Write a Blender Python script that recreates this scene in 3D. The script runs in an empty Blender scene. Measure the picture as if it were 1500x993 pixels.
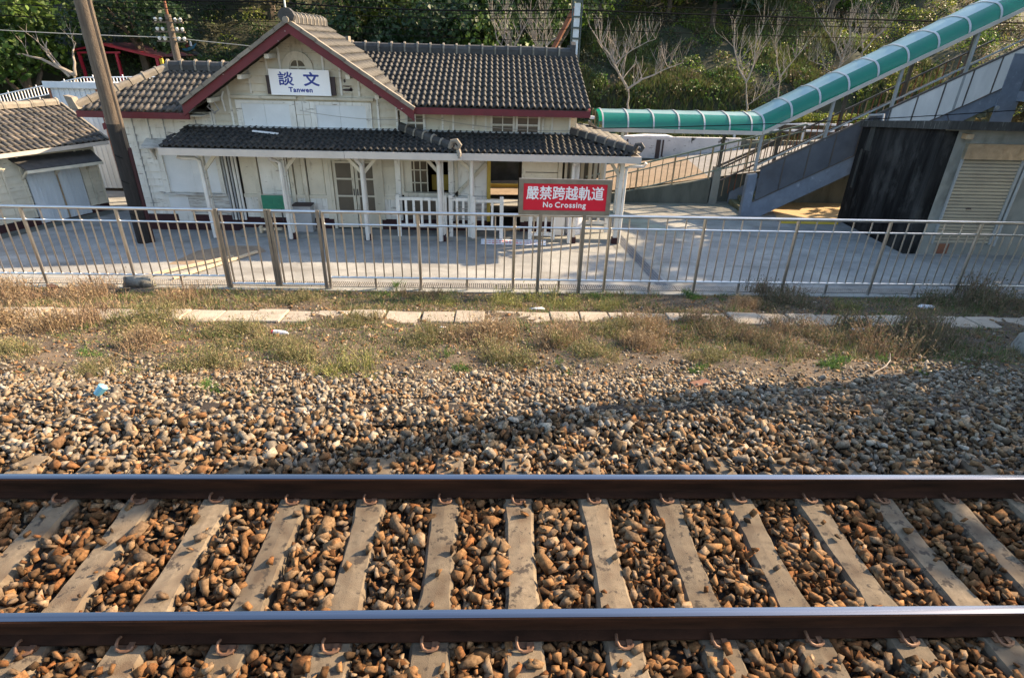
import bpy, math, random
import numpy as np
from mathutils import Vector, Matrix

random.seed(7)
rng = np.random.default_rng(7)
sc = bpy.context.scene
COL = sc.collection
R = math.radians

# ------------------------------------------------------------------ camera, sky, sun, exposure
cam_d = bpy.data.cameras.new('camera')
cam = bpy.data.objects.new('camera', cam_d)
COL.objects.link(cam)
cam_d.sensor_width = 36.0
cam_d.lens = 36.0 * 844.54 / 1500.0
cam_d.clip_start = 0.05
cam_d.clip_end = 2000.0
YAW, PITCH, ROLL = R(2.306), R(27.105), R(1.581)
fwd = Vector((math.sin(YAW) * math.cos(PITCH), math.cos(YAW) * math.cos(PITCH), -math.sin(PITCH)))
rt = Vector((math.cos(YAW), -math.sin(YAW), 0))
up = rt.cross(fwd)
r2 = rt * math.cos(ROLL) + up * math.sin(ROLL)
u2 = -rt * math.sin(ROLL) + up * math.cos(ROLL)
cm = Matrix(((r2.x, u2.x, -fwd.x), (r2.y, u2.y, -fwd.y), (r2.z, u2.z, -fwd.z))).to_4x4()
cm.translation = Vector((0, 0, 2.807))
cam.matrix_world = cm
sc.camera = cam

SUN_EL, SUN_AZ = R(31.0), R(18.5)      # azimuth measured from +X towards +Y
to_sun = Vector((math.cos(SUN_EL) * math.cos(SUN_AZ), math.cos(SUN_EL) * math.sin(SUN_AZ), math.sin(SUN_EL)))
w = bpy.data.worlds.new('World')
sc.world = w
w.use_nodes = True
nt = w.node_tree
sky = nt.nodes.new('ShaderNodeTexSky')
sky.sky_type = 'NISHITA'
sky.sun_disc = False
sky.sun_elevation = SUN_EL
sky.sun_rotation = R(90) - SUN_AZ
sky.air_density = 1.3
sky.dust_density = 1.5
bg = nt.nodes['Background']
bg.inputs['Strength'].default_value = 0.12
nt.links.new(sky.outputs[0], bg.inputs['Color'])
sun_d = bpy.data.lights.new('sun', 'SUN')
sun_d.energy = 4.6
sun_d.angle = R(0.55)
sun_d.color = (1.0, 0.76, 0.49)
sun = bpy.data.objects.new('sun', sun_d)
COL.objects.link(sun)
sun.rotation_euler = to_sun.to_track_quat('Z', 'Y').to_euler()
sc.view_settings.view_transform = 'Standard'
sc.view_settings.look = 'None'
sc.view_settings.exposure = 1.74
sc.view_settings.gamma = 1.0

# ------------------------------------------------------------------ materials
MATS = {}


def nd(t, kind, **kw):
    n = t.nodes.new(kind)
    for k, v in kw.items():
        setattr(n, k, v)
    return n


def M(name, c1, c2=None, scale=6.0, lo=0.35, hi=0.65, rough=0.8, metal=0.0, bump=0.0, bscale=40.0, stretch=None,
      c3=None, s3=3.0, lo3=0.58, hi3=0.66, st3=None, c4=None, s4=30.0, lo4=0.6, hi4=0.64, st4=None, tint=False, rand=0.0,
      detail=6.0, spec=0.5, alpha=None):
    m = bpy.data.materials.new(name)
    m.use_nodes = True
    t = m.node_tree
    b = t.nodes['Principled BSDF']
    b.inputs['Roughness'].default_value = rough
    b.inputs['Metallic'].default_value = metal
    b.inputs['Specular IOR Level'].default_value = spec
    tc = nd(t, 'ShaderNodeTexCoord')
    geo = nd(t, 'ShaderNodeNewGeometry')
    def noise(sc_, st=None, det=detail):
        n = nd(t, 'ShaderNodeTexNoise')
        n.inputs['Scale'].default_value = sc_
        n.inputs['Detail'].default_value = det
        n.inputs['Roughness'].default_value = 0.62
        if st:
            mp = nd(t, 'ShaderNodeMapping')
            mp.inputs['Scale'].default_value = st
            t.links.new(geo.outputs['Position'], mp.inputs['Vector'])
            t.links.new(mp.outputs[0], n.inputs['Vector'])
        else:
            t.links.new(geo.outputs['Position'], n.inputs['Vector'])
        return n
    def mixc(fac_out, a, bcol):
        mx = nd(t, 'ShaderNodeMix', data_type='RGBA')
        t.links.new(fac_out, mx.inputs[0])
        if isinstance(a, tuple):
            mx.inputs[6].default_value = (*a, 1)
        else:
            t.links.new(a, mx.inputs[6])
        if isinstance(bcol, tuple):
            mx.inputs[7].default_value = (*bcol, 1)
        else:
            t.links.new(bcol, mx.inputs[7])
        return mx.outputs[2]
    def ramp(n, lo_, hi_):
        r = nd(t, 'ShaderNodeMapRange')
        r.inputs['From Min'].default_value = lo_
        r.inputs['From Max'].default_value = hi_
        t.links.new(n.outputs['Fac'], r.inputs['Value'])
        return r.outputs[0]
    if tint:
        at = nd(t, 'ShaderNodeAttribute', attribute_name='tint')
        col = at.outputs['Color']
        if c2:
            n = noise(scale, stretch)
            mm = nd(t, 'ShaderNodeMix', data_type='RGBA', blend_type='MULTIPLY')
            mm.inputs[0].default_value = 1.0
            t.links.new(col, mm.inputs[6])
            t.links.new(mixc(ramp(n, lo, hi), c1, c2), mm.inputs[7])
            col = mm.outputs[2]
    elif c2:
        n = noise(scale, stretch)
        col = mixc(ramp(n, lo, hi), c1, c2)
    else:
        col = None
    if c3:
        col = mixc(ramp(noise(s3, st3), lo3, hi3), col if col is not None else c1, c3)
    if c4:
        col = mixc(ramp(noise(s4, st4), lo4, hi4), col if col is not None else c1, c4)
    if rand:
        oi = nd(t, 'ShaderNodeObjectInfo')
        mr = nd(t, 'ShaderNodeMapRange')
        mr.inputs['To Min'].default_value = 1 - rand
        mr.inputs['To Max'].default_value = 1 + rand
        t.links.new(oi.outputs['Random'], mr.inputs['Value'])
        hs = nd(t, 'ShaderNodeHueSaturation')
        t.links.new(mr.outputs[0], hs.inputs['Value'])
        if col is None:
            hs.inputs['Color'].default_value = (*c1, 1)
        else:
            t.links.new(col, hs.inputs['Color'])
        col = hs.outputs[0]
    if col is None:
        b.inputs['Base Color'].default_value = (*c1, 1)
    else:
        t.links.new(col, b.inputs['Base Color'])
    if bump:
        bn = nd(t, 'ShaderNodeBump')
        bn.inputs['Strength'].default_value = bump
        bn.inputs['Distance'].default_value = 0.02
        t.links.new(noise(bscale).outputs['Fac'], bn.inputs['Height'])
        t.links.new(bn.outputs[0], b.inputs['Normal'])
    MATS[name] = m
    return m


MULT = {'leaf': 1.0, 'weed': .85}


def leafmat(name, mult=(1, 1, 1), trans=0.35, rough=0.55):
    m = bpy.data.materials.new(name)
    m.use_nodes = True
    t = m.node_tree
    b = t.nodes['Principled BSDF']
    at = nd(t, 'ShaderNodeAttribute', attribute_name='tint')
    mm = nd(t, 'ShaderNodeMix', data_type='RGBA', blend_type='MULTIPLY')
    mm.inputs[0].default_value = 1
    mm.inputs[7].default_value = (*[q * MULT.get(name, 1) for q in mult], 1)
    t.links.new(at.outputs['Color'], mm.inputs[6])
    t.links.new(mm.outputs[2], b.inputs['Base Color'])
    b.inputs['Roughness'].default_value = rough
    tr = nd(t, 'ShaderNodeBsdfTranslucent')
    t.links.new(mm.outputs[2], tr.inputs['Color'])
    mx = nd(t, 'ShaderNodeMixShader')
    mx.inputs[0].default_value = trans
    t.links.new(b.outputs[0], mx.inputs[1])
    t.links.new(tr.outputs[0], mx.inputs[2])
    t.links.new(mx.outputs[0], t.nodes['Material Output'].inputs['Surface'])
    MATS[name] = m
    return m


M('forecourt concrete', (.225, .228, .225), (.325, .325, .31), scale=1.6, rough=.92, bump=.3, bscale=60,
  c3=(.17, .165, .155), s3=.9, lo3=.5, hi3=.72, st3=(1, 2.2, 1), c4=(.17, .165, .155), s4=28, lo4=.56, hi4=.72, spec=.25)
M('earth', (.06, .043, .028), (.12, .088, .058), scale=3, rough=.95, bump=.9, bscale=45, c3=(.05, .038, .028), s3=1.4, lo3=.45, hi3=.65, c4=(.15, .11, .078), s4=42, lo4=.58, hi4=.7)
M('dark earth', (.022, .016, .012), (.04, .03, .022), scale=9, rough=.95, bump=.6, bscale=50)
M('hill soil', (.02, .026, .010), (.036, .034, .016), scale=1.2, rough=.95, bump=.6, bscale=12)
M('ballast', (.30, .275, .25), (.82, .79, .75), scale=48, lo=.3, hi=.62, rough=.92, tint=True, bump=.25, bscale=150, spec=.12)
M('sleeper concrete', (.10, .076, .05), (.19, .148, .10), scale=24, lo=.3, hi=.7, rough=.94, bump=.3, bscale=170, c3=(.085, .058, .036), s3=6, lo3=.47, hi3=.66, c4=(.04, .03, .022), s4=15, lo4=.57, hi4=.63, rand=.22)
M('rail rust', (.018, .008, .0045), (.042, .017, .009), scale=5, rough=.9, bump=.2, bscale=80, stretch=(.4, 1, 3), spec=.12)
M('rail head', (.27, .27, .30), (.18, .18, .20), scale=2, rough=.2, metal=1.0, stretch=(.15, 14, 14))
M('clip steel', (.17, .085, .045), (.09, .045, .026), scale=30, rough=.6, metal=.3)
M('stainless', (.64, .62, .61), (.52, .50, .48), scale=4, rough=.33, metal=1.0)
M('gate brass steel', (.30, .275, .24), (.22, .2, .175), scale=4, rough=.4, metal=.7)
M('drain grate', (.40, .38, .35), (.30, .285, .265), scale=9, rough=.6, metal=.4)
M('paint white', (.74, .725, .68), (.58, .56, .51), scale=1.6, rough=.75, bump=.12, bscale=50, stretch=(1, 1, .5), c3=(.30, .28, .25), s3=2.6, lo3=.61, hi3=.65, st3=(1, 1, 6), c4=(.40, .375, .33), s4=3.5, lo4=.55, hi4=.75, st4=(3, 1, .6), rand=.06)
M('paint cream', (.62, .575, .475), (.46, .42, .335), scale=1.7, rough=.75, bump=.12, bscale=50, stretch=(1, 1, .5), c3=(.30, .265, .21), s3=2.4, lo3=.60, hi3=.72, st3=(2.5, 1, .7), c4=(.2, .17, .13), s4=5, lo4=.66, hi4=.69, st4=(1, 1, 5), rand=.07)
M('paint blue white', (.68, .70, .71), (.60, .62, .63), scale=2.0, rough=.7, c3=(.36, .36, .35), s3=6, lo3=.68, hi3=.72)
M('peeling board', (.52, .515, .49), (.33, .315, .29), scale=2.6, rough=.85, bump=.25, bscale=50, stretch=(1, 1, 7), lo=.45, hi=.6, c3=(.16, .145, .13), s3=3.5, lo3=.6, hi3=.66, st3=(1, 1, 9))
M('maroon paint', (.125, .010, .018), (.085, .008, .014), scale=3, rough=.6, c3=(.42, .36, .34), s3=4.5, lo3=.69, hi3=.71, st3=(1.5, 1, 2.5))
M('maroon base', (.035, .006, .009), (.024, .005, .007), scale=3, rough=.75)
M('roof tile', (.5, .49, .48), (1.1, 1.05, .97), scale=7, rough=.62, tint=True, bump=.3, bscale=60)
M('ridge tile', (.03, .029, .029), (.055, .052, .05), scale=7, rough=.7, bump=.4, bscale=50, rand=.25)
M('ridge tile pale', (.23, .2, .16), (.16, .14, .115), scale=6, rough=.8, bump=.4, bscale=50, rand=.15)
M('gutter metal', (.50, .455, .41), (.43, .39, .355), scale=2, rough=.45, rand=.04)
M('glass dark', (.045, .038, .03), (.075, .065, .05), scale=2, rough=.12, spec=.6)
M('frosted pane', (.075, .063, .048), (.10, .086, .066), scale=3, rough=.35)
M('interior dark', (.022, .018, .014), (.03, .025, .02), scale=2, rough=.9)
M('yellow panel', (.45, .32, .05), (.38, .26, .04), scale=4, rough=.6)
M('sign white', (.86, .87, .9), rough=.45)
M('sign blue', (.012, .035, .26), rough=.45)
M('sign red', (.60, .005, .03), rough=.4)
M('letter white', (.82, .80, .80), rough=.5)
M('board green', (.008, .15, .09), (.012, .19, .115), scale=8, rough=.5)
M('dark board', (.045, .032, .035), rough=.7)
M('downpipe', (.66, .65, .62), (.58, .56, .52), scale=3, rough=.45)
M('grey pipe', (.33, .34, .35), (.27, .28, .29), scale=3, rough=.5)
M('pole wood', (.135, .105, .078), (.075, .056, .041), scale=5, rough=.9, bump=.7, bscale=30, stretch=(5, 5, .5), c3=(.06, .045, .035), s3=7, lo3=.6, hi3=.68, st3=(4, 4, .3))
M('pole tar', (.008, .007, .007), (.018, .016, .015), scale=6, rough=.85, bump=.6, bscale=30, stretch=(5, 5, .5))
M('corrugated sheet', (.50, .56, .63), (.42, .48, .55), scale=1.5, rough=.5, stretch=(3, 3, .5))
M('door sheet', (.58, .62, .66), (.5, .535, .575), scale=1.5, rough=.55, stretch=(3, 3, .4))
M('red steel', (.42, .012, .04), (.32, .012, .03), scale=3, rough=.5)
M('pavilion roof', (.10, .02, .025), (.07, .02, .022), scale=2, rough=.7)
M('rust steel', (.26, .10, .05), (.16, .06, .035), scale=5, rough=.8)
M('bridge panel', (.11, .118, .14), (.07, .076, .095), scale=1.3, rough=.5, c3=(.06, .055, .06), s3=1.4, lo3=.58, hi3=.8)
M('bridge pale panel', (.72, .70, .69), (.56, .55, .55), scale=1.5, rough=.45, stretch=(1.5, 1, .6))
M('bridge steel', (.19, .22, .28), (.14, .165, .215), scale=3.5, rough=.55, c3=(.30, .33, .39), s3=5, lo3=.6, hi3=.72)
M('bridge frame', (.105, .09, .085), (.075, .065, .06), scale=4, rough=.6)
M('bridge post', (.34, .35, .36), (.26, .265, .27), scale=4, rough=.5)
M('canopy rib', (.42, .43, .43), (.34, .35, .35), scale=5, rough=.45, metal=.3)
M('weather concrete', (.19, .195, .185), (.27, .27, .25), scale=1.6, rough=.9, bump=.3, bscale=40, c3=(.10, .1, .09), s3=1.8, lo3=.55, hi3=.75, st3=(1, 1, .45))
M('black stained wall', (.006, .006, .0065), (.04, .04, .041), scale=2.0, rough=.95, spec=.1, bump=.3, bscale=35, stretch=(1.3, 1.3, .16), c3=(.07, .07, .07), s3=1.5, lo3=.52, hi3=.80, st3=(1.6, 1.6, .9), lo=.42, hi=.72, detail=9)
M('slab edge', (.02, .021, .021), (.045, .045, .043), scale=3, rough=.85, stretch=(6, 6, .8), c3=(.2, .2, .19), s3=4, lo3=.6, hi3=.7, st3=(7, 7, .6))
M('shutter metal', (.37, .325, .255), (.31, .27, .215), scale=2, rough=.45, metal=.2, rand=.05)
M('crinkled sheet', (.50, .45, .36), (.36, .32, .25), scale=5, rough=.3, metal=.7, bump=1.0, bscale=5)
M('old white wall', (.56, .56, .58), (.46, .46, .48), scale=2, rough=.85, c3=(.04, .04, .04), s3=3.4, lo3=.6, hi3=.66, c4=(.12, .12, .12), s4=22, lo4=.62, hi4=.68)
M('ramp wall', (.075, .082, .072), (.13, .135, .12), scale=1.5, rough=.9, stretch=(2, 2, .6), c3=(.04, .045, .035), s3=1.6, lo3=.55, hi3=.7, st3=(2, 2, .5))
M('ramp paving', (.28, .21, .145), (.2, .15, .105), scale=3, rough=.9, bump=.3, bscale=40)
M('road asphalt', (.26, .25, .24), (.2, .195, .19), scale=3, rough=.9)
M('green rail paint', (.22, .27, .23), (.15, .18, .16), scale=4, rough=.55)
M('tan rail', (.40, .31, .2), (.3, .2, .12), scale=6, rough=.6)
M('sandy ground', (.50, .36, .19), (.4, .28, .15), scale=4, rough=.95)
M('tan wall', (.36, .24, .09), (.22, .14, .055), scale=2, rough=.9, stretch=(4, 4, .5))
M('mossy step', (.13, .135, .08), (.2, .19, .13), scale=5, rough=.95, c3=(.05, .055, .03), s3=4, lo3=.5, hi3=.65)
M('yellow paint', (.6, .42, .05), rough=.7)
M('kerb stone', (.27, .23, .18), (.36, .31, .25), scale=4, rough=.9, bump=.5, bscale=55, c3=(.22, .185, .145), s3=5, lo3=.55, hi3=.68, rand=.1)
M('boulder', (.19, .18, .16), (.27, .255, .22), scale=5, rough=.95, bump=.9, bscale=18, c3=(.1, .095, .08), s3=6, lo3=.55, hi3=.65)
M('rubble dark', (.05, .045, .04), (.13, .11, .09), scale=9, rough=.95, bump=1, bscale=22)
M('red brick', (.17, .075, .045), (.12, .055, .035), scale=14, rough=.9)
M('plank wood', (.55, .45, .32), (.45, .36, .25), scale=5, rough=.85, stretch=(1, 6, 6))
M('litter white', (.75, .75, .78), (.6, .6, .63), scale=20, rough=.6)
M('cyan plastic', (.16, .42, .52), rough=.4)
M('red plastic', (.6, .05, .06), rough=.4)
M('bark pale', (.34, .29, .24), (.24, .2, .165), scale=9, rough=.9)
M('bark dark', (.07, .055, .042), (.11, .085, .065), scale=8, rough=.95, bump=.5, bscale=25)
M('cable black', (.008, .008, .009), rough=.9, spec=.1)
M('cable pale', (.3, .29, .26), rough=.6)
M('insulator', (.6, .58, .55), rough=.3)
M('mast white', (.62, .64, .66), (.52, .54, .55), scale=5, rough=.5)
M('mast dark', (.06, .075, .07), rough=.6)
M('rock wall', (.05, .048, .043), (.09, .085, .075), scale=2.2, rough=.95, bump=.8, bscale=9, c3=(.05, .055, .035), s3=2, lo3=.5, hi3=.65)
M('temple tile', (.05, .09, .10), (.09, .06, .05), scale=6, rough=.5)
M('temple red', (.25, .03, .03), (.18, .03, .03), scale=4, rough=.6)
M('temple blue', (.05, .18, .28), rough=.5)
M('temple gold', (.5, .3, .05), rough=.5)
M('far house grey', (.3, .33, .38), (.24, .26, .3), scale=2, rough=.7)
M('car paint white', (.7, .7, .72), rough=.25)
M('tape red', (.55, .03, .05), (.62, .6, .6), scale=3, rough=.6)
leafmat('leaf', (1, 1, 1), trans=.38)
leafmat('weed', (1, 1, 1), trans=.25, rough=.8)

M('canopy sky sheen', (.15, .26, .26), (.22, .33, .33), scale=3, rough=.35, spec=.6, c3=(.13, .22, .22), s3=1.5, lo3=.5, hi3=.75)  # pale colour stands in for sky reflected off the flat canopy top

# green translucent canopy sheet
cs = bpy.data.materials.new('canopy sheet')
cs.use_nodes = True
t = cs.node_tree
b = t.nodes['Principled BSDF']
b.inputs['Base Color'].default_value = (.002, .17, .125, 1)
b.inputs['Roughness'].default_value = .25
b.inputs['Coat Weight'].default_value = .6
b.inputs['Coat Roughness'].default_value = .12
b.inputs['Coat IOR'].default_value = 1.7
tr = nd(t, 'ShaderNodeBsdfTranslucent')
tr.inputs['Color'].default_value = (.006, .36, .25, 1)
tp = nd(t, 'ShaderNodeBsdfTransparent')
tp.inputs['Color'].default_value = (.05, .62, .42, 1)
m1 = nd(t, 'ShaderNodeMixShader')
m1.inputs[0].default_value = .34
t.links.new(b.outputs[0], m1.inputs[1])
t.links.new(tr.outputs[0], m1.inputs[2])
m2 = nd(t, 'ShaderNodeMixShader')
m2.inputs[0].default_value = .10
t.links.new(m1.outputs[0], m2.inputs[1])
t.links.new(tp.outputs[0], m2.inputs[2])
t.links.new(m2.outputs[0], t.nodes['Material Output'].inputs['Surface'])
MATS['canopy sheet'] = cs

# ------------------------------------------------------------------ mesh helpers
WO = {}      # world origin of every object a part may hang from


class MB:
    def __init__(s):
        s.v, s.f = [], []

    def add(s, vs, fs):
        n = len(s.v)
        s.v += [tuple(p) for p in vs]
        s.f += [tuple(i + n for i in f) for f in fs]
        return s

    def box(s, x0, x1, y0, y1, z0, z1):
        return s.add([(x0, y0, z0), (x1, y0, z0), (x1, y1, z0), (x0, y1, z0), (x0, y0, z1), (x1, y0, z1), (x1, y1, z1), (x0, y1, z1)],
                     [(0, 3, 2, 1), (4, 5, 6, 7), (0, 1, 5, 4), (1, 2, 6, 5), (2, 3, 7, 6), (3, 0, 4, 7)])

    def bar(s, p, q, wd, h, upv=(0, 0, 1)):
        p, q = Vector(p), Vector(q)
        d = (q - p).normalized()
        u = Vector(upv)
        if abs(d.dot(u)) > .98:
            u = Vector((0, 1, 0))
        a = d.cross(u).normalized() * wd / 2
        c = a.cross(d).normalized() * h / 2
        vs = [p - a - c, p + a - c, p + a + c, p - a + c, q - a - c, q + a - c, q + a + c, q - a + c]
        return s.add(vs, [(0, 3, 2, 1), (4, 5, 6, 7), (0, 1, 5, 4), (1, 2, 6, 5), (2, 3, 7, 6), (3, 0, 4, 7)])

    def path(s, pts, r, n=8, cap=True):
        pts = [Vector(p) for p in pts]
        rs = r if isinstance(r, (list, tuple)) else [r] * len(pts)
        base = len(s.v)
        pa = None
        for i, p in enumerate(pts):
            d = (pts[min(i + 1, len(pts) - 1)] - pts[max(i - 1, 0)]).normalized()
            if pa is None:
                a = d.cross(Vector((0, 0, 1)))
                if a.length < .05:
                    a = d.cross(Vector((0, 1, 0)))
            else:
                a = pa - d * pa.dot(d)
            a.normalize()
            pa = a
            c = d.cross(a)
            for k in range(n):
                th = 2 * math.pi * k / n
                s.v.append(tuple(p + (a * math.cos(th) + c * math.sin(th)) * rs[i]))
        for i in range(len(pts) - 1):
            for k in range(n):
                k2 = (k + 1) % n
                s.f.append((base + i * n + k, base + i * n + k2, base + (i + 1) * n + k2, base + (i + 1) * n + k))
        if cap:
            s.f.append(tuple(base + k for k in range(n))[::-1])
            s.f.append(tuple(base + (len(pts) - 1) * n + k for k in range(n)))
        return s

    def tube(s, p, q, r, n=8):
        return s.path([p, q], r, n)

    def ext(s, poly, vec):
        n = len(poly)
        vec = Vector(vec)
        a = [Vector(p) for p in poly]
        vs = a + [p + vec for p in a]
        fs = [tuple(range(n))[::-1], tuple(range(n, 2 * n))]
        fs += [(i, (i + 1) % n, n + (i + 1) % n, n + i) for i in range(n)]
        return s.add(vs, fs)

    def build(s, name, mat, parent=None, smooth=False, local=False, base=None, **props):
        off = Vector((0, 0, 0))
        if parent is not None:
            if not local:
                off = WO[parent.name]
        elif base is not None:
            off = Vector(base)
        me = bpy.data.meshes.new(name)
        vs = s.v if off.length == 0 else [(x - off.x, y - off.y, z - off.z) for x, y, z in s.v]
        me.from_pydata(vs, [], s.f)
        me.materials.append(MATS[mat])
        if smooth:
            me.shade_smooth()
            me.set_sharp_from_angle(angle=R(38))
        o = bpy.data.objects.new(name, me)
        COL.objects.link(o)
        if parent is not None:
            o.parent = parent
            WO[o.name] = WO[parent.name].copy()
        else:
            o.location = off
            WO[o.name] = off.copy()
        for k, v in props.items():
            o[k] = v
        return o


def thing(name, label, cat, loc=(0, 0, 0), group=None, rotz=0.0):
    o = bpy.data.objects.new(name, None)
    o.empty_display_size = .2
    COL.objects.link(o)
    o.location = loc
    o.rotation_euler = (0, 0, rotz)
    o['label'] = label
    o['category'] = cat
    if group:
        o['group'] = group
    WO[o.name] = Vector(loc)
    return o


def single(mb, name, mat, label, cat, base, smooth=False, group=None):
    o = mb.build(name, mat, None, smooth=smooth, base=base, label=label, category=cat)
    if group:
        o['group'] = group
    return o


def np_mesh(name, verts, tris, mat, tint=None, parent=None, base=None, smooth=False, nper=3, **props):
    """one mesh from arrays; tris (F, nper); tint (V, 3) becomes the point colour attribute 'tint'"""
    me = bpy.data.meshes.new(name)
    verts = np.asarray(verts, dtype=np.float32)
    off = np.zeros(3, np.float32)
    if parent is not None:
        off = np.array(WO[parent.name], np.float32)
    elif base is not None:
        off = np.array(base, np.float32)
    verts = verts - off
    tris = np.asarray(tris, dtype=np.int32)
    me.vertices.add(len(verts))
    me.vertices.foreach_set('co', verts.ravel())
    me.loops.add(tris.size)
    me.loops.foreach_set('vertex_index', tris.ravel())
    me.polygons.add(len(tris))
    me.polygons.foreach_set('loop_start', np.arange(0, tris.size, nper, dtype=np.int32))
    me.update(calc_edges=True)
    me.validate()
    if tint is not None:
        a = me.attributes.new('tint', 'FLOAT_COLOR', 'POINT')
        c = np.ones((len(verts), 4), np.float32)
        c[:, :3] = tint
        a.data.foreach_set('color', c.ravel())
    if smooth:
        me.shade_smooth()
    me.materials.append(MATS[mat])
    o = bpy.data.objects.new(name, me)
    COL.objects.link(o)
    if parent is not None:
        o.parent = parent
        WO[o.name] = WO[parent.name].copy()
    else:
        o.location = tuple(float(x) for x in off)
        WO[o.name] = Vector(tuple(float(x) for x in off))
    for k, v in props.items():
        o[k] = v
    return o


def text(body, name, mat, parent, loc, size, bold=0.0, ext=.003, width=None, align='CENTER', space=1.0, rot=(math.pi / 2, 0, 0), zscale=1.0):
    """flat lettering standing on a face that looks towards -Y"""
    cu = bpy.data.curves.new(name, 'FONT')
    cu.body = body
    cu.size = size
    cu.align_x = align
    cu.align_y = 'BOTTOM_BASELINE'
    cu.extrude = ext
    cu.space_character = space
    cu.resolution_u = 3
    tmp = bpy.data.objects.new('tmp_text', cu)
    COL.objects.link(tmp)
    dg = bpy.context.evaluated_depsgraph_get()
    dg.update()
    me = bpy.data.meshes.new_from_object(tmp.evaluated_get(dg))
    bpy.data.objects.remove(tmp)
    xs = [v.co.x for v in me.vertices]
    wd = (max(xs) - min(xs)) if xs else 1
    k = (width / wd) if width else 1.0
    me.transform(Matrix.Diagonal((k, zscale, 1, 1)))
    if bold:
        src = me.copy()
        vs = [v.co.copy() for v in src.vertices]
        fs = [tuple(p.vertices) for p in src.polygons]
        V_, F_ = [], []
        for n_, (dx, dz) in enumerate(((0, 0), (bold, 0), (-bold, 0), (0, bold), (0, -bold))):
            F_ += [tuple(i + len(V_) for i in f) for f in fs]
            V_ += [(v.x + dx, v.y + dz, v.z + n_ * .0002) for v in vs]
        me = bpy.data.meshes.new(name)
        me.from_pydata(V_, [], F_)
    xs = [v.co.x for v in me.vertices]
    if xs and align == 'CENTER':
        me.transform(Matrix.Translation((-(max(xs) + min(xs)) / 2, 0, 0)))
    me.transform(Matrix.Rotation(rot[0], 4, 'X'))
    me.transform(Matrix.Translation(Vector(loc) - WO[parent.name]))
    me.materials.clear()
    me.materials.append(MATS[mat])
    me.name = name
    o = bpy.data.objects.new(name, me)
    COL.objects.link(o)
    o.parent = parent
    WO[o.name] = WO[parent.name].copy()
    return o


def dup(o, loc=None, rotz=None, label=None, group=None, parent=None):
    c = o.copy()
    COL.objects.link(c)
    if loc is not None:
        c.location = loc
    if rotz is not None:
        c.rotation_euler = (0, 0, rotz)
    if label:
        c['label'] = label
    if group:
        c['group'] = group
    if parent is not None:
        c.parent = parent
    for ch in list(o.children):
        dup(ch, parent=c)
    return c


ZG = -1.6
PY = [-60.0, 4.2, 4.9, 6.0, 7.2, 8.4, 9.6, 10.55, 10.6]
PZ = [-.17, -.17, -.32, -.70, -.98, -1.2, -1.42, -1.58, -1.6]


def gz(y):
    return float(np.interp(y, PY, PZ))


def smooth_noise(x, y, s, seed=0):
    """cheap value noise for arrays, 0..1"""
    x = np.asarray(x) * s
    y = np.asarray(y) * s
    xi, yi = np.floor(x).astype(int), np.floor(y).astype(int)
    fx, fy = x - xi, y - yi
    fx, fy = fx * fx * (3 - 2 * fx), fy * fy * (3 - 2 * fy)
    def h(a, b_):
        v = np.sin(a * 127.1 + b_ * 311.7 + seed * 74.7) * 43758.5453
        return v - np.floor(v)
    return (h(xi, yi) * (1 - fx) + h(xi + 1, yi) * fx) * (1 - fy) + (h(xi, yi + 1) * (1 - fx) + h(xi + 1, yi + 1) * fx) * fy
# ------------------------------------------------------------------ ground, forecourt, hill (the setting)
mb = MB()
ys = [-60, 4.2, 4.9, 6.0, 7.2, 8.4, 9.6, 10.55, 10.62, 24, 400]
for i in range(len(ys) - 1):
    y0, y1 = ys[i], ys[i + 1]
    mb.add([(-400, y0, gz(y0) - .1), (400, y0, gz(y0) - .1), (400, y1, gz(y1) - .1), (-400, y1, gz(y1) - .1)], [(0, 1, 2, 3)])
mb.build('ground', 'earth', kind='structure')


def grid_sheet(name, mat, xs_, ys_, zf, **props):
    X, Y = np.meshgrid(xs_, ys_)
    Z = zf(X, Y)
    V = np.stack([X.ravel(), Y.ravel(), Z.ravel()], 1)
    nx = len(xs_)
    i = np.arange((len(ys_) - 1) * (nx - 1))
    r, c = i // (nx - 1), i % (nx - 1)
    a = r * nx + c
    F = np.stack([a, a + 1, a + nx + 1, a + nx], 1)
    return np_mesh(name, V, F, mat, nper=4, smooth=True, **props)


def verge_z(X, Y):
    z = np.interp(Y, PY, PZ)
    z = z - .035 * np.clip((6.6 - Y) / .8, 0, 1)
    k = np.clip((Y - 4.3) / 1.2, 0, 1) * np.clip((10.5 - Y) / .6, 0, 1)
    return z + k * ((smooth_noise(X, Y, 1.6, 1) - .5) * .09 + (smooth_noise(X, Y, 5.0, 2) - .5) * .045 + (smooth_noise(X, Y, 14.0, 3) - .5) * .03)


grid_sheet('verge', 'earth', np.arange(-16, 18.01, .13), np.arange(4.2, 10.63, .1), verge_z, kind='structure')
fc = MB().add([(-40, 10.58, ZG), (40, 10.58, ZG), (40, 24, ZG), (-40, 24, ZG)], [(0, 1, 2, 3)]).build('forecourt', 'forecourt concrete', kind='structure')

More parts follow.
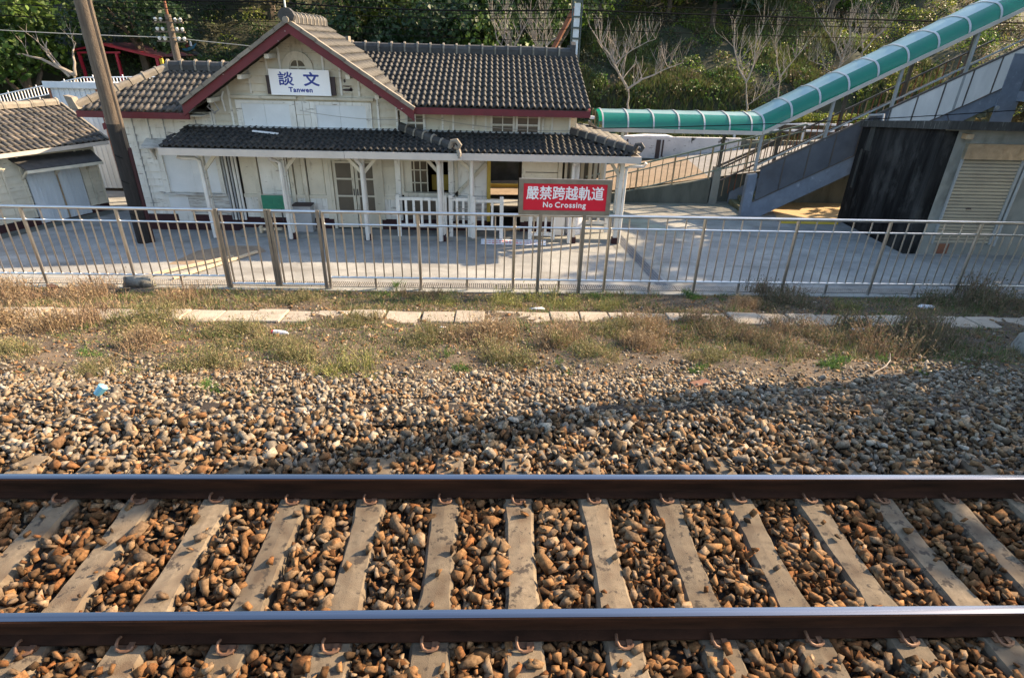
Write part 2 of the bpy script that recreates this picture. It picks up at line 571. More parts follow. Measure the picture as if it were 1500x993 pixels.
# forecourt drain with its grating running away from the porch corner, and the slotted drain along the fence
mb = MB()
mb.add([(2.92, 14.9, ZG + .004), (3.10, 14.9, ZG + .004), (3.42, 11.12, ZG + .004), (3.16, 11.12, ZG + .004)], [(0, 3, 2, 1)])
mb.add([(3.36, 14.9, ZG + .004), (3.62, 14.9, ZG + .004), (4.02, 11.12, ZG + .004), (3.74, 11.12, ZG + .004)], [(0, 3, 2, 1)])
mb.build('drain_border', 'weather concrete', fc)
mb = MB()
for k in range(30):
    f0, f1 = k / 30 + .002, (k + 1) / 30 - .002
    y0, y1 = 14.9 - 3.78 * f0, 14.9 - 3.78 * f1
    xa0, xa1 = 3.10 + .32 * f0, 3.10 + .32 * f1
    for j in range(4):
        o0 = .012 + j * .064
        mb.add([(xa0 + o0, y0, ZG + .008), (xa0 + o0 + .045, y0, ZG + .008), (xa1 + o0 + .045, y1, ZG + .008), (xa1 + o0, y1, ZG + .008)], [(0, 3, 2, 1)])
mb.build('drain_grating', 'bridge panel', fc, kind='stuff')
mb = MB().add([(-14, 10.78, ZG + .003), (14, 10.78, ZG + .003), (14, 11.06, ZG + .003), (-14, 11.06, ZG + .003)], [(0, 1, 2, 3)])
mb.build('drain_channel', 'interior dark', fc)
# each grate panel is a piece; its bars stay one mesh
gm = None
for k in range(30):
    x0 = -13.7 + k * .92
    if gm is None:
        mb = MB()
        for j in range(22):
            mb.box(j * .0415, j * .0415 + .018, 0, .26, 0, .016)
        for yy in (0, .08, .16, .244):
            mb.box(0, .9, yy, yy + .016, .002, .018)
        me_o = mb.build('drain_grate', 'drain grate', fc, local=True)
        gm = me_o
    else:
        me_o = dup(gm, parent=fc)
    me_o.location = (x0 - WO[fc.name].x, 10.79 - WO[fc.name].y, ZG + .006 - WO[fc.name].z)
    me_o.rotation_euler.z = 0
# concrete apron strip between drain and verge
mb = MB().box(-16, 16, 10.60, 10.775, ZG - .1, ZG + .012)
mb.build('drain_curb', 'weather concrete', fc)
# repair patch and damp patch on the concrete at the left
mb = MB()
pts = [(-6.98, 11.95), (-6.3, 11.98), (-5.75, 12.25), (-5.2, 12.9), (-5.5, 13.3), (-6.2, 13.28), (-6.75, 12.9)]
mb.add([(x, y, ZG + .004) for x, y in pts], [tuple(range(len(pts)))])
mb.build('repair_patch', 'ramp paving', fc)

# sleepers, rails -----------------------------------------------------------------------------------
YN, GA = 2.150, 1.132
YF = YN + GA
YM = (YN + YF) / 2
bed = MB().add([(-30, -3, -.25), (30, -3, -.25), (30, 4.6, -.25), (-30, 4.6, -.25)], [(0, 1, 2, 3)]).build('ballast_bed', 'dark earth', kind='structure')

prof = [(-.0635, -.153), (.0635, -.153), (.0635, -.142), (.012, -.128), (.0075, -.115), (.0075, -.048), (.0325, -.036), (.0325, -.008), (.025, -.001),
        (-.025, -.001), (-.0325, -.008), (-.0325, -.036), (-.0075, -.048), (-.0075, -.115), (-.012, -.128), (-.0635, -.142)]
for yc, lab in ((YF, 'worn steel rail farther from the camera, on the station side'), (YN, 'worn steel rail nearest the camera, along the picture bottom')):
    t_ = thing('rail', lab, 'rail', (0, yc, -.153), 'rails of the track')
    mb = MB()
    xs_ = np.linspace(-30, 30, 61)
    n = len(prof)
    for i, x in enumerate(xs_):
        mb.v += [(x, yc + a, z) for a, z in prof]
    for i in range(len(xs_) - 1):
        for k in range(n):
            if k == 8:
                continue
            k2 = (k + 1) % n
            mb.f.append((i * n + k, i * n + k2, (i + 1) * n + k2, (i + 1) * n + k))
    mb.build('rail_web', 'rail rust', t_)
    mb = MB()
    hp = [(-.0265, -.0005), (-.022, .0012), (.022, .0012), (.0265, -.0005)]
    for x in xs_:
        mb.v += [(x, yc + a, z) for a, z in hp]
    for i in range(len(xs_) - 1):
        for k in range(3):
            mb.f.append((i * 4 + k, (i + 1) * 4 + k, (i + 1) * 4 + k + 1, i * 4 + k + 1))
    mb.build('rail_head', 'rail head', t_, smooth=True)

SP, S0 = .5406, -3.028
ORD = ['first', 'second', 'third', 'fourth', 'fifth', 'sixth', 'seventh', 'eighth', 'ninth', 'tenth', 'eleventh', 'twelfth', 'thirteenth', 'fourteenth',
       'fifteenth', 'sixteenth', 'seventeenth', 'eighteenth', 'nineteenth', 'twentieth']
# shape along the sleeper: (y from middle, half width, top z)
secs = [(-1.0, .098, -.170), (-.985, .104, -.160), (-.74, .104, -.158), (-.42, .104, -.158), (-.30, .092, -.164), (0, .090, -.172), (.30, .092, -.164),
        (.42, .104, -.158), (.74, .104, -.158), (.985, .104, -.160), (1.0, .098, -.170)]


def sleeper_mesh(seed):
    rr = random.Random(seed)
    mb = MB()
    nd_ = []
    dens = []
    for i in range(len(secs) - 1):
        a, b_ = secs[i], secs[i + 1]
        st = max(1, int((b_[0] - a[0]) / .07))
        for k in range(st):
            f = k / st
            dens.append(tuple(a[j] + (b_[j] - a[j]) * f for j in range(3)))
    dens.append(secs[-1])
    for y, h, z in dens:
        e1, e2 = rr.uniform(-.004, .003), rr.uniform(-.004, .003)
        zz = z + rr.uniform(-.002, .002)
        mb.v += [(-h - .025, y, -.40), (-h - .008 + e1, y, zz - .03), (-h + .012 + e1, y, zz - rr.uniform(0, .004)), (0, y, zz + .002),
                 (h - .012 + e2, y, zz - rr.uniform(0, .004)), (h + .008 + e2, y, zz - .03), (h + .025, y, -.40)]
    n = 7
    for i in range(len(dens) - 1):
        for k in range(n - 1):
            mb.f.append((i * n + k, (i + 1) * n + k, (i + 1) * n + k + 1, i * n + k + 1))
    mb.f.append(tuple(range(n)))
    mb.f.append(tuple((len(dens) - 1) * n + k for k in range(n))[::-1])
    return mb


def clip_mesh(side):
    """bent spring rod that presses on the rail foot; side = -1 towards the camera"""
    mb = MB()
    pts = [(-.050, side * .050, .040), (-.054, side * .072, .046), (-.052, side * .098, .036), (-.040, side * .120, .022), (-.012, side * .130, .014),
           (.022, side * .126, .013), (.044, side * .114, .016), (.050, side * .100, .022)]
    mb.path(pts, .0105, 7)
    mb.box(.012, .05, min(side * .07, side * .12), max(side * .07, side * .12), -.006, .02)
    mb.box(-.06, .06, min(side * .062, side * .10), max(side * .062, side * .10), -.006, .006)
    return mb


variants = [sleeper_mesh(s) for s in range(5)]
slp0 = None
XSL = [S0 + SP * n for n in range(-5, 17)]
vis = [x for x in XSL if -4.3 < x < 4.5]
for i, x in enumerate(XSL):
    o = variants[i % 5].build('concrete_sleeper', 'sleeper concrete', local=True)
    o.location = (x + random.uniform(-.012, .012), YM + random.uniform(-.015, .015), 0)
    o.rotation_euler.z = random.uniform(-.012, .012)
    WO[o.name] = o.location.copy()
    o['category'] = 'railway sleeper'
    o['group'] = 'concrete sleepers under the track'
    if x in vis:
        o['label'] = 'weathered concrete sleeper, %s from the left between the two rails' % ORD[vis.index(x)]
    else:
        far_ = [q for q in XSL if q not in vis and (q < 0) == (x < 0)]
        far_.sort(key=abs)
        o['label'] = 'weathered concrete sleeper, %s one past the %s end of the visible track' % (ORD[far_.index(x)], 'left' if x < 0 else 'right')
    if slp0 is None:
        cl = []
        for yc in (YN, YF):
            for sd in (-1, 1):
                c = clip_mesh(sd).build('rail_clip', 'clip steel', o, local=True, smooth=True)
                c.location = (.0, yc - YM, -.155)
                c.scale = (.86, .9, .8)
                cl.append(c)
        slp0 = o
    else:
        for c in slp0.children:
            dup(c, parent=o)

# ballast stones --------------------------------------------------------------------------------------


def rock(seed):
    r_ = np.random.default_rng(seed)
    import bmesh
    bm = bmesh.new()
    # crushed stone: a box with its corners knocked about and one or two of them split off
    p = np.array([(x, y, z) for x in (-1, 1) for y in (-1, 1) for z in (-1, 1)], float)
    p *= r_.uniform(.30, 1.0, size=(8, 3)) ** .7
    p = p[r_.permutation(8)[:r_.integers(6, 8)]]
    if r_.uniform() < .5:
        p = np.concatenate([p, [[r_.choice([-1.15, 1.15]), r_.uniform(-.4, .4), r_.uniform(-.4, .4)]]])
    p *= np.array([1.25, r_.uniform(.65, 1.0), r_.uniform(.38, .72)])
    for q in p:
        bm.verts.new(q)
    res = bmesh.ops.convex_hull(bm, input=bm.verts)
    bmesh.ops.delete(bm, geom=[g for g in res['geom_interior'] if isinstance(g, bmesh.types.BMVert)], context='VERTS')
    bmesh.ops.triangulate(bm, faces=bm.faces)
    bm.verts.ensure_lookup_table()
    bm.normal_update()
    V = np.array([v.co[:] for v in bm.verts], np.float32)
    idx = {v: i for i, v in enumerate(bm.verts)}
    F = np.array([[idx[v] for v in f.verts] for f in bm.faces], np.int32)
    bm.free()
    return V, F


ROCKS = [rock(s + 11) for s in range(26)]
PAL = np.array([(.29, .185, .10), (.36, .235, .135), (.21, .125, .07), (.34, .27, .19), (.42, .37, .30), (.16, .115, .075), (.27, .225, .175), (.42, .29, .17), (.24, .215, .185), (.14, .09, .05), (.27, .155, .08),
                (.33, .175, .085), (.11, .085, .06), (.38, .25, .14)], np.float32)
PALF = np.array([(.40, .35, .275), (.34, .30, .24), (.44, .40, .33), (.30, .235, .165), (.26, .235, .2), (.37, .285, .195), (.46, .43, .38), (.22, .19, .155)], np.float32)


def rot_mats(n, r_):
    q = r_.normal(size=(n, 4))
    q /= np.linalg.norm(q, axis=1)[:, None]
    a, b_, c, d = q.T
    return np.stack([np.stack([1 - 2 * (c * c + d * d), 2 * (b_ * c - a * d), 2 * (b_ * d + a * c)], 1),
                     np.stack([2 * (b_ * c + a * d), 1 - 2 * (b_ * b_ + d * d), 2 * (c * d - a * b_)], 1),
                     np.stack([2 * (b_ * d - a * c), 2 * (c * d + a * b_), 1 - 2 * (b_ * b_ + c * c)], 1)], 1)


def tilt_mats(n, r_, t=.6):
    """random yaw and a limited tilt, so that flat stones lie flat"""
    y = r_.uniform(0, 2 * np.pi, n)
    a = r_.normal(0, t, n)
    b_ = r_.normal(0, t, n)
    cz, sz, cx, sx, cy, sy = np.cos(y), np.sin(y), np.cos(a), np.sin(a), np.cos(b_), np.sin(b_)
    Z, O = np.zeros(n), np.ones(n)
    Rz = np.stack([np.stack([cz, -sz, Z], 1), np.stack([sz, cz, Z], 1), np.stack([Z, Z, O], 1)], 1)
    Rx = np.stack([np.stack([O, Z, Z], 1), np.stack([Z, cx, -sx], 1), np.stack([Z, sx, cx], 1)], 1)
    Ry = np.stack([np.stack([cy, Z, sy], 1), np.stack([Z, O, Z], 1), np.stack([-sy, Z, cy], 1)], 1)
    return Rz @ Rx @ Ry


def scatter(pts, size, Rm, which, tint, lib):
    Vs, Fs, Ts = [], [], []
    off = 0
    for k, (V, F) in enumerate(lib):
        sel = np.where(which == k)[0]
        if len(sel) == 0:
            continue
        P = np.einsum('nij,vj->nvi', Rm[sel], V) * size[sel][:, None, None] + pts[sel][:, None, :]
        Vs.append(P.reshape(-1, 3))
        Fs.append((F[None] + (np.arange(len(sel)) * len(V))[:, None, None] + off).reshape(-1, F.shape[1]))
        Ts.append(np.repeat(tint[sel], len(V), axis=0))
        off += len(sel) * len(V)
    return np.concatenate(Vs), np.concatenate(Fs), np.concatenate(Ts)


step = .0345
gx, gy = np.meshgrid(np.arange(-9.5, 10.5, step), np.arange(.9, 8.2, step))
P = np.stack([gx.ravel(), gy.ravel()], 1) + rng.uniform(-.5, .5, (gx.size, 2)) * step * 1.3
prob = np.clip((6.9 - P[:, 1] + (smooth_noise(P[:, 0], P[:, 1], .8, 5) - .5) * 2.4) / 1.9, 0, 1) ** 1.2
prob = np.maximum(prob, .06)
# keep only what either this camera or one a step aside could see
vis_half = 1.45 + .98 * (P[:, 1] + .2)
keep = (rng.uniform(size=len(P)) < prob) & (np.abs(P[:, 0] - .1) < vis_half + 1.2)
P = P[keep]
xn = np.round((P[:, 0] - S0) / SP) * SP + S0
on_sl = (np.abs(P[:, 0] - xn) < .102) & (np.abs(P[:, 1] - YM) < 1.01)
nearrail = (np.abs(P[:, 1] - YN) < .095) | (np.abs(P[:, 1] - YF) < .095)
outer = np.abs(P[:, 1] - YM) > GA / 2 + .19
stray = on_sl & (rng.uniform(size=len(P)) < np.where(outer, np.where(P[:, 1] < YM, .30, .26), .025)) & ~nearrail
keep = (~on_sl | stray)
P, nearrail, stray = P[keep], nearrail[keep], stray[keep]
n = len(P)
size = np.clip(rng.lognormal(np.log(.0255), .38, n), .012, .058)
big = P[:, 1] > 4.3
size[big] *= .88
size = np.where(P[:, 1] > 5.6, size * .85, size)
zg = np.interp(P[:, 1], PY, PZ)
lev = np.where(P[:, 1] < 4.2, -.185, zg - .0)
lev = lev + (smooth_noise(P[:, 0], P[:, 1], 3.0, 9) - .5) * .035 * (P[:, 1] < 5)
z = lev + rng.uniform(-.058, .024, n) - size * .1
z = np.where(nearrail, -.195, z)
size = np.where(nearrail, np.minimum(size, .04), size)
z = np.where(stray, -.150 + size * .25, z)
size = np.where(stray, np.minimum(size, .034), size)
pos = np.stack([P[:, 0], P[:, 1], z], 1)
far = np.clip((P[:, 1] - 3.2) / 2.0, 0, 1)
pick = rng.uniform(size=n) < far * .85
tint = np.where(pick[:, None], PALF[rng.integers(0, len(PALF), n)], PAL[rng.integers(0, len(PAL), n)])
tint = tint * rng.uniform(.72, 1.22, (n, 1)).astype(np.float32)
rust = np.clip((3.75 - P[:, 1]) / .5, 0, 1)[:, None]          # brake dust and rust close to the rails
tint = tint * (1 - rust * np.array([.20, .34, .46], np.float32)) * .93
Rm = tilt_mats(n, rng, .75)
which = rng.integers(0, len(ROCKS), n)
# the 300 stones that show largest become pieces of their own
dist = np.sqrt((pos[:, 0]) ** 2 + pos[:, 1] ** 2 + (pos[:, 2] - 2.807) ** 2)
infr = (pos[:, 1] > 2.28) & (pos[:, 1] < 3.15) & (np.abs(pos[:, 0] - .15) < 2.3) & ~stray & (z > lev - .012)
score = np.where(infr, size / dist, 0)
topi = np.argsort(-score)[:300]
mask = np.ones(n, bool)
mask[topi] = False
V, F, T = scatter(pos[mask], size[mask], Rm[mask], which[mask], tint[mask], ROCKS)
np_mesh('ballast', V, F, 'ballast', T, kind='stuff', label='brown and grey crushed stone ballast around the track')
lib = {}
for i in topi:
    k = int(which[i])
    ci = int(rng.integers(0, 6))
    key = (k, ci)
    if key not in lib:
        Vk, Fk = ROCKS[k]
        o = np_mesh('stone', Vk, Fk, 'ballast', np.repeat((PAL[[0, 1, 3, 4, 7, 6]][ci] * np.array([.74, .62, .51], np.float32))[None], len(Vk), 0), parent=bed)
        o.data.transform(Matrix.Identity(4))
        lib[key] = o
        me = o.data
        c = np.empty(len(me.vertices) * 3, np.float32)
        me.vertices.foreach_get('co', c)
        c = c.reshape(-1, 3) + np.array(WO[bed.name])
        me.vertices.foreach_set('co', c.ravel())
    else:
        o = bpy.data.objects.new('stone', lib[key].data)
        COL.objects.link(o)
        o.parent = bed
    m4 = Matrix([[float(Rm[i][r_, c_]) for c_ in range(3)] for r_ in range(3)]).to_4x4() @ Matrix.Scale(float(size[i]), 4)
    m4.translation = Vector((float(pos[i, 0]), float(pos[i, 1]), float(pos[i, 2]))) - WO[bed.name]
    o.matrix_local = m4

# kerb slabs of the old platform edge -----------------------------------------------------------------
kb = thing('platform_kerb', 'broken row of pale concrete kerb slabs crossing the weedy verge', 'kerb', (0, 8.62, -1.28))
x = -9.6
while x < 9.6:
    L = random.uniform(.47, .56)
    if x + L / 2 < -5.2:
        L *= 1.5
    yc = 8.62 + .07 * math.sin(x * .5 + 1) + random.uniform(-.02, .02) + (.08 if x > 3 else 0)
    wd = random.uniform(.23, .27)
    zc = gz(yc) + .035 + random.uniform(-.012, .012)
    tl = random.uniform(-.02, .02)
    mb = MB()
    j = [random.uniform(-.012, .012) for _ in range(8)]
    sl = (gz(yc + .25) - gz(yc - .25)) / .5 * .35
    a = [(x + .006 + j[0], yc - wd + j[1], zc - wd * sl), (x + L - .008 + j[2], yc - wd + j[3], zc - wd * sl + tl * L), (x + L - .008 + j[4], yc + wd + j[5], zc + wd * sl + tl * L),
         (x + .006 + j[6], yc + wd + j[7], zc + wd * sl)]
    e = .012
    top = [(p[0] + (e if q in (0, 3) else -e), p[1] + (e if q in (0, 1) else -e), p[2]) for q, p in enumerate(a)]
    mid = [(p[0], p[1], p[2] - .012) for p in a]
    bot = [(p[0], p[1], p[2] - .2) for p in a]
    mb.add(top + mid + bot, [(0, 1, 2, 3)] + [(q, q + 4, (q + 1) % 4 + 4, (q + 1) % 4) for q in range(4)] + [(q + 4, q + 8, (q + 1) % 4 + 8, (q + 1) % 4 + 4) for q in range(4)])
    mb.build('kerb_slab', 'kerb stone', kb)
    x += L + random.choice([.0, .004, .012, .03])

# hill behind the station ------------------------------------------------------------------------------


def hill_z(X, Y):
    foot = 25.5 - 2.0 * np.clip((-X - 4) / 10, 0, 1) + (smooth_noise(X, X * 0, .15, 4) - .5) * 1.6
    d = np.clip(Y - foot, 0, None)
    base = -1.55 + 1.2 * np.clip((Y - 19.5) / 5, 0, 1)
    z = base + np.minimum(d * 1.6, 1.3) * .9 + d * .52
    z = z + (smooth_noise(X, Y, .35, 6) - .5) * np.clip(d * .35, 0, 1.2) + (smooth_noise(X, Y, 1.1, 8) - .5) * np.clip(d * .2, 0, .5)
    return np.minimum(z, 8.5 + smooth_noise(X, Y, .05, 3) * 3)


grid_sheet('hill', 'hill soil', np.concatenate([np.arange(-160, -34, 4.0), np.arange(-34, 40, .5), np.arange(40, 180, 4.0)]),
           np.concatenate([np.arange(19.6, 44, .5), np.arange(44, 130, 3.0)]), hill_z, kind='structure')
# ------------------------------------------------------------------ station building (large structure first)
FY = 14.55
st = thing('station_building', 'old white wooden station building with maroon gable trim and dark tiled roofs', 'station building', (-3, FY, ZG))


def clap(x0, x1, z0, z1, y, course, mat, lim=None, th=.034):
    """horizontal lapped boards, one part each; lim(z) -> (x min, x max) clips them to a gable"""
    z = z0
    while z < z1 - .01:
        zt = min(z + course, z1)
        a0, a1 = (x0, x1)
        b0, b1 = (x0, x1)
        if lim:
            l0, l1 = lim(z), lim(zt)
            a0, a1 = max(x0, l0[0]), min(x1, l0[1])
            b0, b1 = max(x0, l1[0]), min(x1, l1[1])
        if a1 - a0 > .03:
            if b1 - b0 < .02:
                b0 = b1 = (a0 + a1) / 2
                b1 += .01
            mb = MB()
            g = .003
            j = random.uniform(0, .006)
            mb.add([(a0, y - th - j, z + g), (a1, y - th - j + random.uniform(-.004, .004), z + g), (b1, y - .006, zt), (b0, y - .006, zt),
                    (a0, y + .02, z + g), (a1, y + .02, z + g), (b1, y + .02, zt), (b0, y + .02, zt)],
                   [(0, 1, 2, 3), (4, 7, 6, 5), (0, 4, 5, 1), (3, 2, 6, 7), (0, 3, 7, 4), (1, 5, 6, 2)])
            mb.build('clapboard', mat, st)
        z = zt


def batten(x, z0, z1, y=FY - .045, wdt=.045, mat='paint white', name='batten'):
    return MB().box(x - wdt / 2, x + wdt / 2, y, y + .045, z0, z1).build(name, mat, st)


# walls behind the boards: solid stretches round the door, the ticket window and the passage
mb = MB()
Y0, Y1 = FY + .02, FY + .12
for x0, x1, z0, z1 in ((-8.98, -4.0, ZG, 1.2), (-4.0, -2.8, .18, 1.2), (-2.8, -2.26, ZG, 1.2), (-2.26, -1.0, .26, 1.2), (-2.26, -1.0, ZG, -.62), (-1.0, -.12, ZG, 1.2),
                       (-.12, .72, .26, 1.2), (.72, 1.82, ZG, 1.2)):
    mb.box(x0, x1, Y0, Y1, z0, z1)
mb.box(-8.98, -8.86, Y1, 17.4, ZG, 1.2)
mb.box(-8.98, -.6, 17.3, 17.4, ZG, 1.3)
mb.box(1.3, 1.82, 17.3, 17.4, ZG, 1.3)
mb.box(-2.55, -2.45, Y1, 17.3, ZG, 1.2)
mb.box(-.25, -.15, Y1 + .3, 17.3, ZG, 1.2)
mb.box(.74, .84, Y1 + .5, 17.0, ZG, 1.2)
mb.build('wall', 'interior dark', st)
MB().box(-8.9, 1.8, Y1, 17.3, ZG - .05, ZG + .06).build('floor', 'interior dark', st)
MB().box(-8.9, 1.8, Y1, 17.3, 1.15, 1.2).build('ceiling', 'interior dark', st)
# west end wall skin that faces the hut
MB().box(-9.0, -8.985, FY, 17.4, ZG, 1.2).build('end_wall', 'paint white', st)

# left wing face
clap(-8.98, -6.52, -1.2, 1.22, FY, .172, 'paint white')
for x in (-8.93, -8.45, -8.09, -7.74, -6.99, -6.58):
    batten(x, .45 if x > -8.3 and x < -6.8 else -1.2, 1.22, wdt=.04)
    MB().box(x + .021, x + .034, FY - .04, FY, .45 if x > -8.3 and x < -6.8 else -1.2, 1.22).build('batten_seam', 'grey pipe', st)
MB().box(-9.02, -8.88, FY - .06, FY + .05, ZG + .3, 1.2).build('corner_board', 'paint blue white', st)
MB().box(-8.98, -6.3, FY - .035, FY + .02, ZG, -1.2).build('base_strip', 'maroon base', st)
# window hood and boarded window of the left wing
wn = MB().box(-8.02, -7.9, FY - .09, FY, -.66, .42).box(-6.66, -6.56, FY - .09, FY, -.66, .42).box(-8.02, -6.56, FY - .085, FY, .32, .42).build('boarded_window', 'paint white', st)
MB().box(-7.9, -7.28, FY - .05, FY - .03, -.64, .32).build('cover_panel', 'paint blue white', wn)
MB().box(-7.277, -6.66, FY - .052, FY - .03, -.64, .32).build('cover_panel', 'paint blue white', wn)
MB().box(-8.06, -6.52, FY - .13, FY, -.71, -.66).build('sill', 'peeling board', wn)
MB().ext([(-8.2, FY, .62), (-8.2, FY - .34, .46), (-8.2, FY - .34, .42), (-8.2, FY, .56)], (1.6, 0, 0)).build('window_hood', 'peeling board', st)
MB().ext([(-8.12, FY - .01, .5), (-8.12, FY - .26, .44), (-8.12, FY - .02, .1)], (.05, 0, 0)).build('hood_bracket', 'paint white', st)
x = -8.0
for wd_, m_ in ((.47, 'paint blue white'), (.62, 'peeling board'), (.40, 'peeling board')):
    MB().box(x, x + wd_ - .008, FY - .05, FY - .02, -1.17, -.72).build('apron_board', m_, st)
    x += wd_
MB().box(-7.86, -7.5, FY - .06, FY - .036, -1.42, -1.14).build('repair_board', 'paint white', st)
# conduits running down beside the corner
for i, (x, r_, m_) in enumerate(((-6.50, .022, 'grey pipe'), (-6.43, .03, 'downpipe'), (-6.35, .024, 'grey pipe'), (-6.27, .034, 'downpipe'), (-6.19, .03, 'downpipe'))):
    MB().tube((x, FY - .09, -1.3), (x, FY - .09, .62), r_, 8).build('conduit', m_, st, smooth=True)

# porch wall: cream boarded bays with wainscot below
def bay(x0, x1, m1='paint cream', m2='paint white', panel=True):
    if panel:
        MB().box(x0 + .02, x1 - .02, FY - .03, FY + .02, -.66, .62).build('wall_panel', m1, st)
    MB().box(x0, x1, FY - .055, FY + .02, -.74, -.66).build('dado_rail', 'paint cream', st)
    nb = max(2, int(round((x1 - x0) / .16)))
    for k in range(nb):
        a, b_ = x0 + (x1 - x0) * k / nb, x0 + (x1 - x0) * (k + 1) / nb
        MB().box(a + .003, b_ - .003, FY - .026 - random.uniform(0, .006), FY + .02, -1.24, -.742).build('wainscot_board', m2, st)


def post_(x, wdt=.11, z0=-1.25, z1=.62, mat='paint cream', y=FY - .07):
    MB().box(x - wdt / 2, x + wdt / 2, y, FY + .02, z0, z1).build('wall_post', mat, st)


bay(-6.15, -5.82)
post_(-5.77)
bay(-5.71, -4.98, 'paint white')
post_(-4.92, .09)
bay(-4.87, -4.66)
post_(-4.61, .1)
bay(-4.55, -4.12, 'paint cream')
post_(-4.06, .12)
bay(-2.72, -2.40, None, 'paint white', panel=False)
clap(-2.72, -2.40, -.66, .6, FY - .004, .1, 'paint cream')
post_(-2.75, .1)
post_(-2.33, .13, mat='paint white')
MB().box(-6.3, -4.0, FY - .04, FY + .02, ZG + .09, -1.242).build('base_strip', 'maroon base', st)
MB().box(-2.8, -.12, FY - .04, FY + .02, ZG + .09, -1.242).build('base_strip', 'maroon base', st)
MB().box(.72, 1.82, FY - .04, FY + .02, ZG + .09, -1.242).build('base_strip', 'maroon base', st)
MB().box(-6.3, 3.2, 13.96, FY - .002, ZG, ZG + .09).build('porch_step', 'weather concrete', st)
# glazed double door
dr = MB().box(-4.0, -3.93, FY - .06, FY + .08, ZG + .1, .26).box(-2.87, -2.8, FY - .06, FY + .08, ZG + .1, .26).box(-3.93, -2.87, FY - .055, FY + .08, .18, .26).build('door', 'paint cream', st)
for x0, x1 in ((-3.92, -3.41), (-3.39, -2.88)):
    lf = MB()
    lf.box(x0, x0 + .07, FY - .01, FY + .03, -1.48, .18).box(x1 - .07, x1, FY - .01, FY + .03, -1.48, .18)
    for z in (.14, -.26, -.68, -1.08):
        lf.box(x0 + .07, x1 - .07, FY - .008, FY + .028, z - .02, z + .02)
    lf.box(x0 + .07, x1 - .07, FY, FY + .03, -1.48, -1.1)
    lf.build('door_leaf', 'paint cream', dr)
    for z0, z1 in ((-.24, .12), (-.66, -.28), (-1.06, -.70)):
        MB().box(x0 + .07, x1 - .07, FY + .008, FY + .016, z0, z1).build('pane', 'frosted pane', dr)
    hx = x1 - .045 if x0 < -3.5 else x0 + .02
    MB().box(hx, hx + .025, FY - .03, FY - .008, -.66, -.5).build('handle', 'dark board', dr)
# ticket window bay
tw = MB().box(-2.26, -2.2, FY - .04, FY + .1, -.62, .26).box(-1.06, -1.0, FY - .04, FY + .1, -.62, .26).box(-2.2, -1.06, FY - .04, FY + .1, .2, .26).box(-2.2, -1.06, FY - .07, FY + .1, -.66, -.56).build('ticket_window', 'paint cream', st)
mb = MB().box(-2.2, -2.0, FY + .04, FY + .07, -.56, .2)
for x in (-1.94, -1.79, -1.62):
    mb.box(x - .012, x + .012, FY + .03, FY + .06, -.56, .2)
for z in (-.33, -.02):
    mb.box(-2.0, -1.6, FY + .03, FY + .06, z - .011, z + .011)
mb.build('sash', 'paint cream', tw)
MB().box(-2.0, -1.62, FY + .06, FY + .066, -.56, .2).build('pane', 'glass dark', tw)
MB().box(-1.56, -1.1, FY + .5, FY + .53, -.6, -.22).build('counter_panel', 'yellow panel', tw)
MB().box(-2.22, -1.02, FY - .02, FY + .02, -1.24, -.66).build('wall_panel', 'frosted pane', st)
post_(-1.03, .13, mat='paint white')
# braced panel beside the passage
MB().box(-.96, -.12, FY - .02, FY + .02, -.62, .62).build('wall_panel', 'paint white', st)
MB().box(-.96, -.12, FY - .06, FY + .02, -.72, -.63).build('dado_rail', 'paint white', st)
MB().box(-.96, -.12, FY - .022, FY + .02, -1.24, -.725).build('wall_panel', 'peeling board', st)
MB().bar((-.92, FY - .05, -.6), (-.16, FY - .05, .18), .04, .09).build('brace', 'paint cream', st)
post_(-.9, .08)
post_(-.1, .09, mat='yellow panel')
post_(.76, .09)
MB().box(.8, 1.6, FY - .03, FY + .02, .0, .62).build('wall_panel', 'paint cream', st)
MB().box(.8, 1.6, FY - .028, FY + .02, -1.24, -.02).build('wall_panel', 'paint cream', st)
post_(1.66, .1)
post_(1.8, .06)
# open waiting porch at the right: timber posts with knee braces standing farther back
for x, y in ((2.32, 16.2), (2.46, 16.2), (2.66, 16.1), (2.98, 16.0), (2.3, 17.2), (3.0, 17.2), (2.15, 15.2)):
    MB().box(x - .045, x + .045, y - .045, y + .045, ZG, .66).build('porch_post', 'paint cream', st)
MB().bar((2.66, 16.1, .2), (3.0, 16.05, .62), .06, .07).build('brace', 'paint cream', st)
MB().bar((2.98, 16.0, .2), (2.98, 15.5, .6), .06, .07).build('brace', 'paint cream', st)
MB().box(2.1, 3.1, 16.02, 16.1, -.95, -.86).box(2.1, 3.1, 16.02, 16.1, -.62, -.55).build('porch_rail', 'paint white', st)

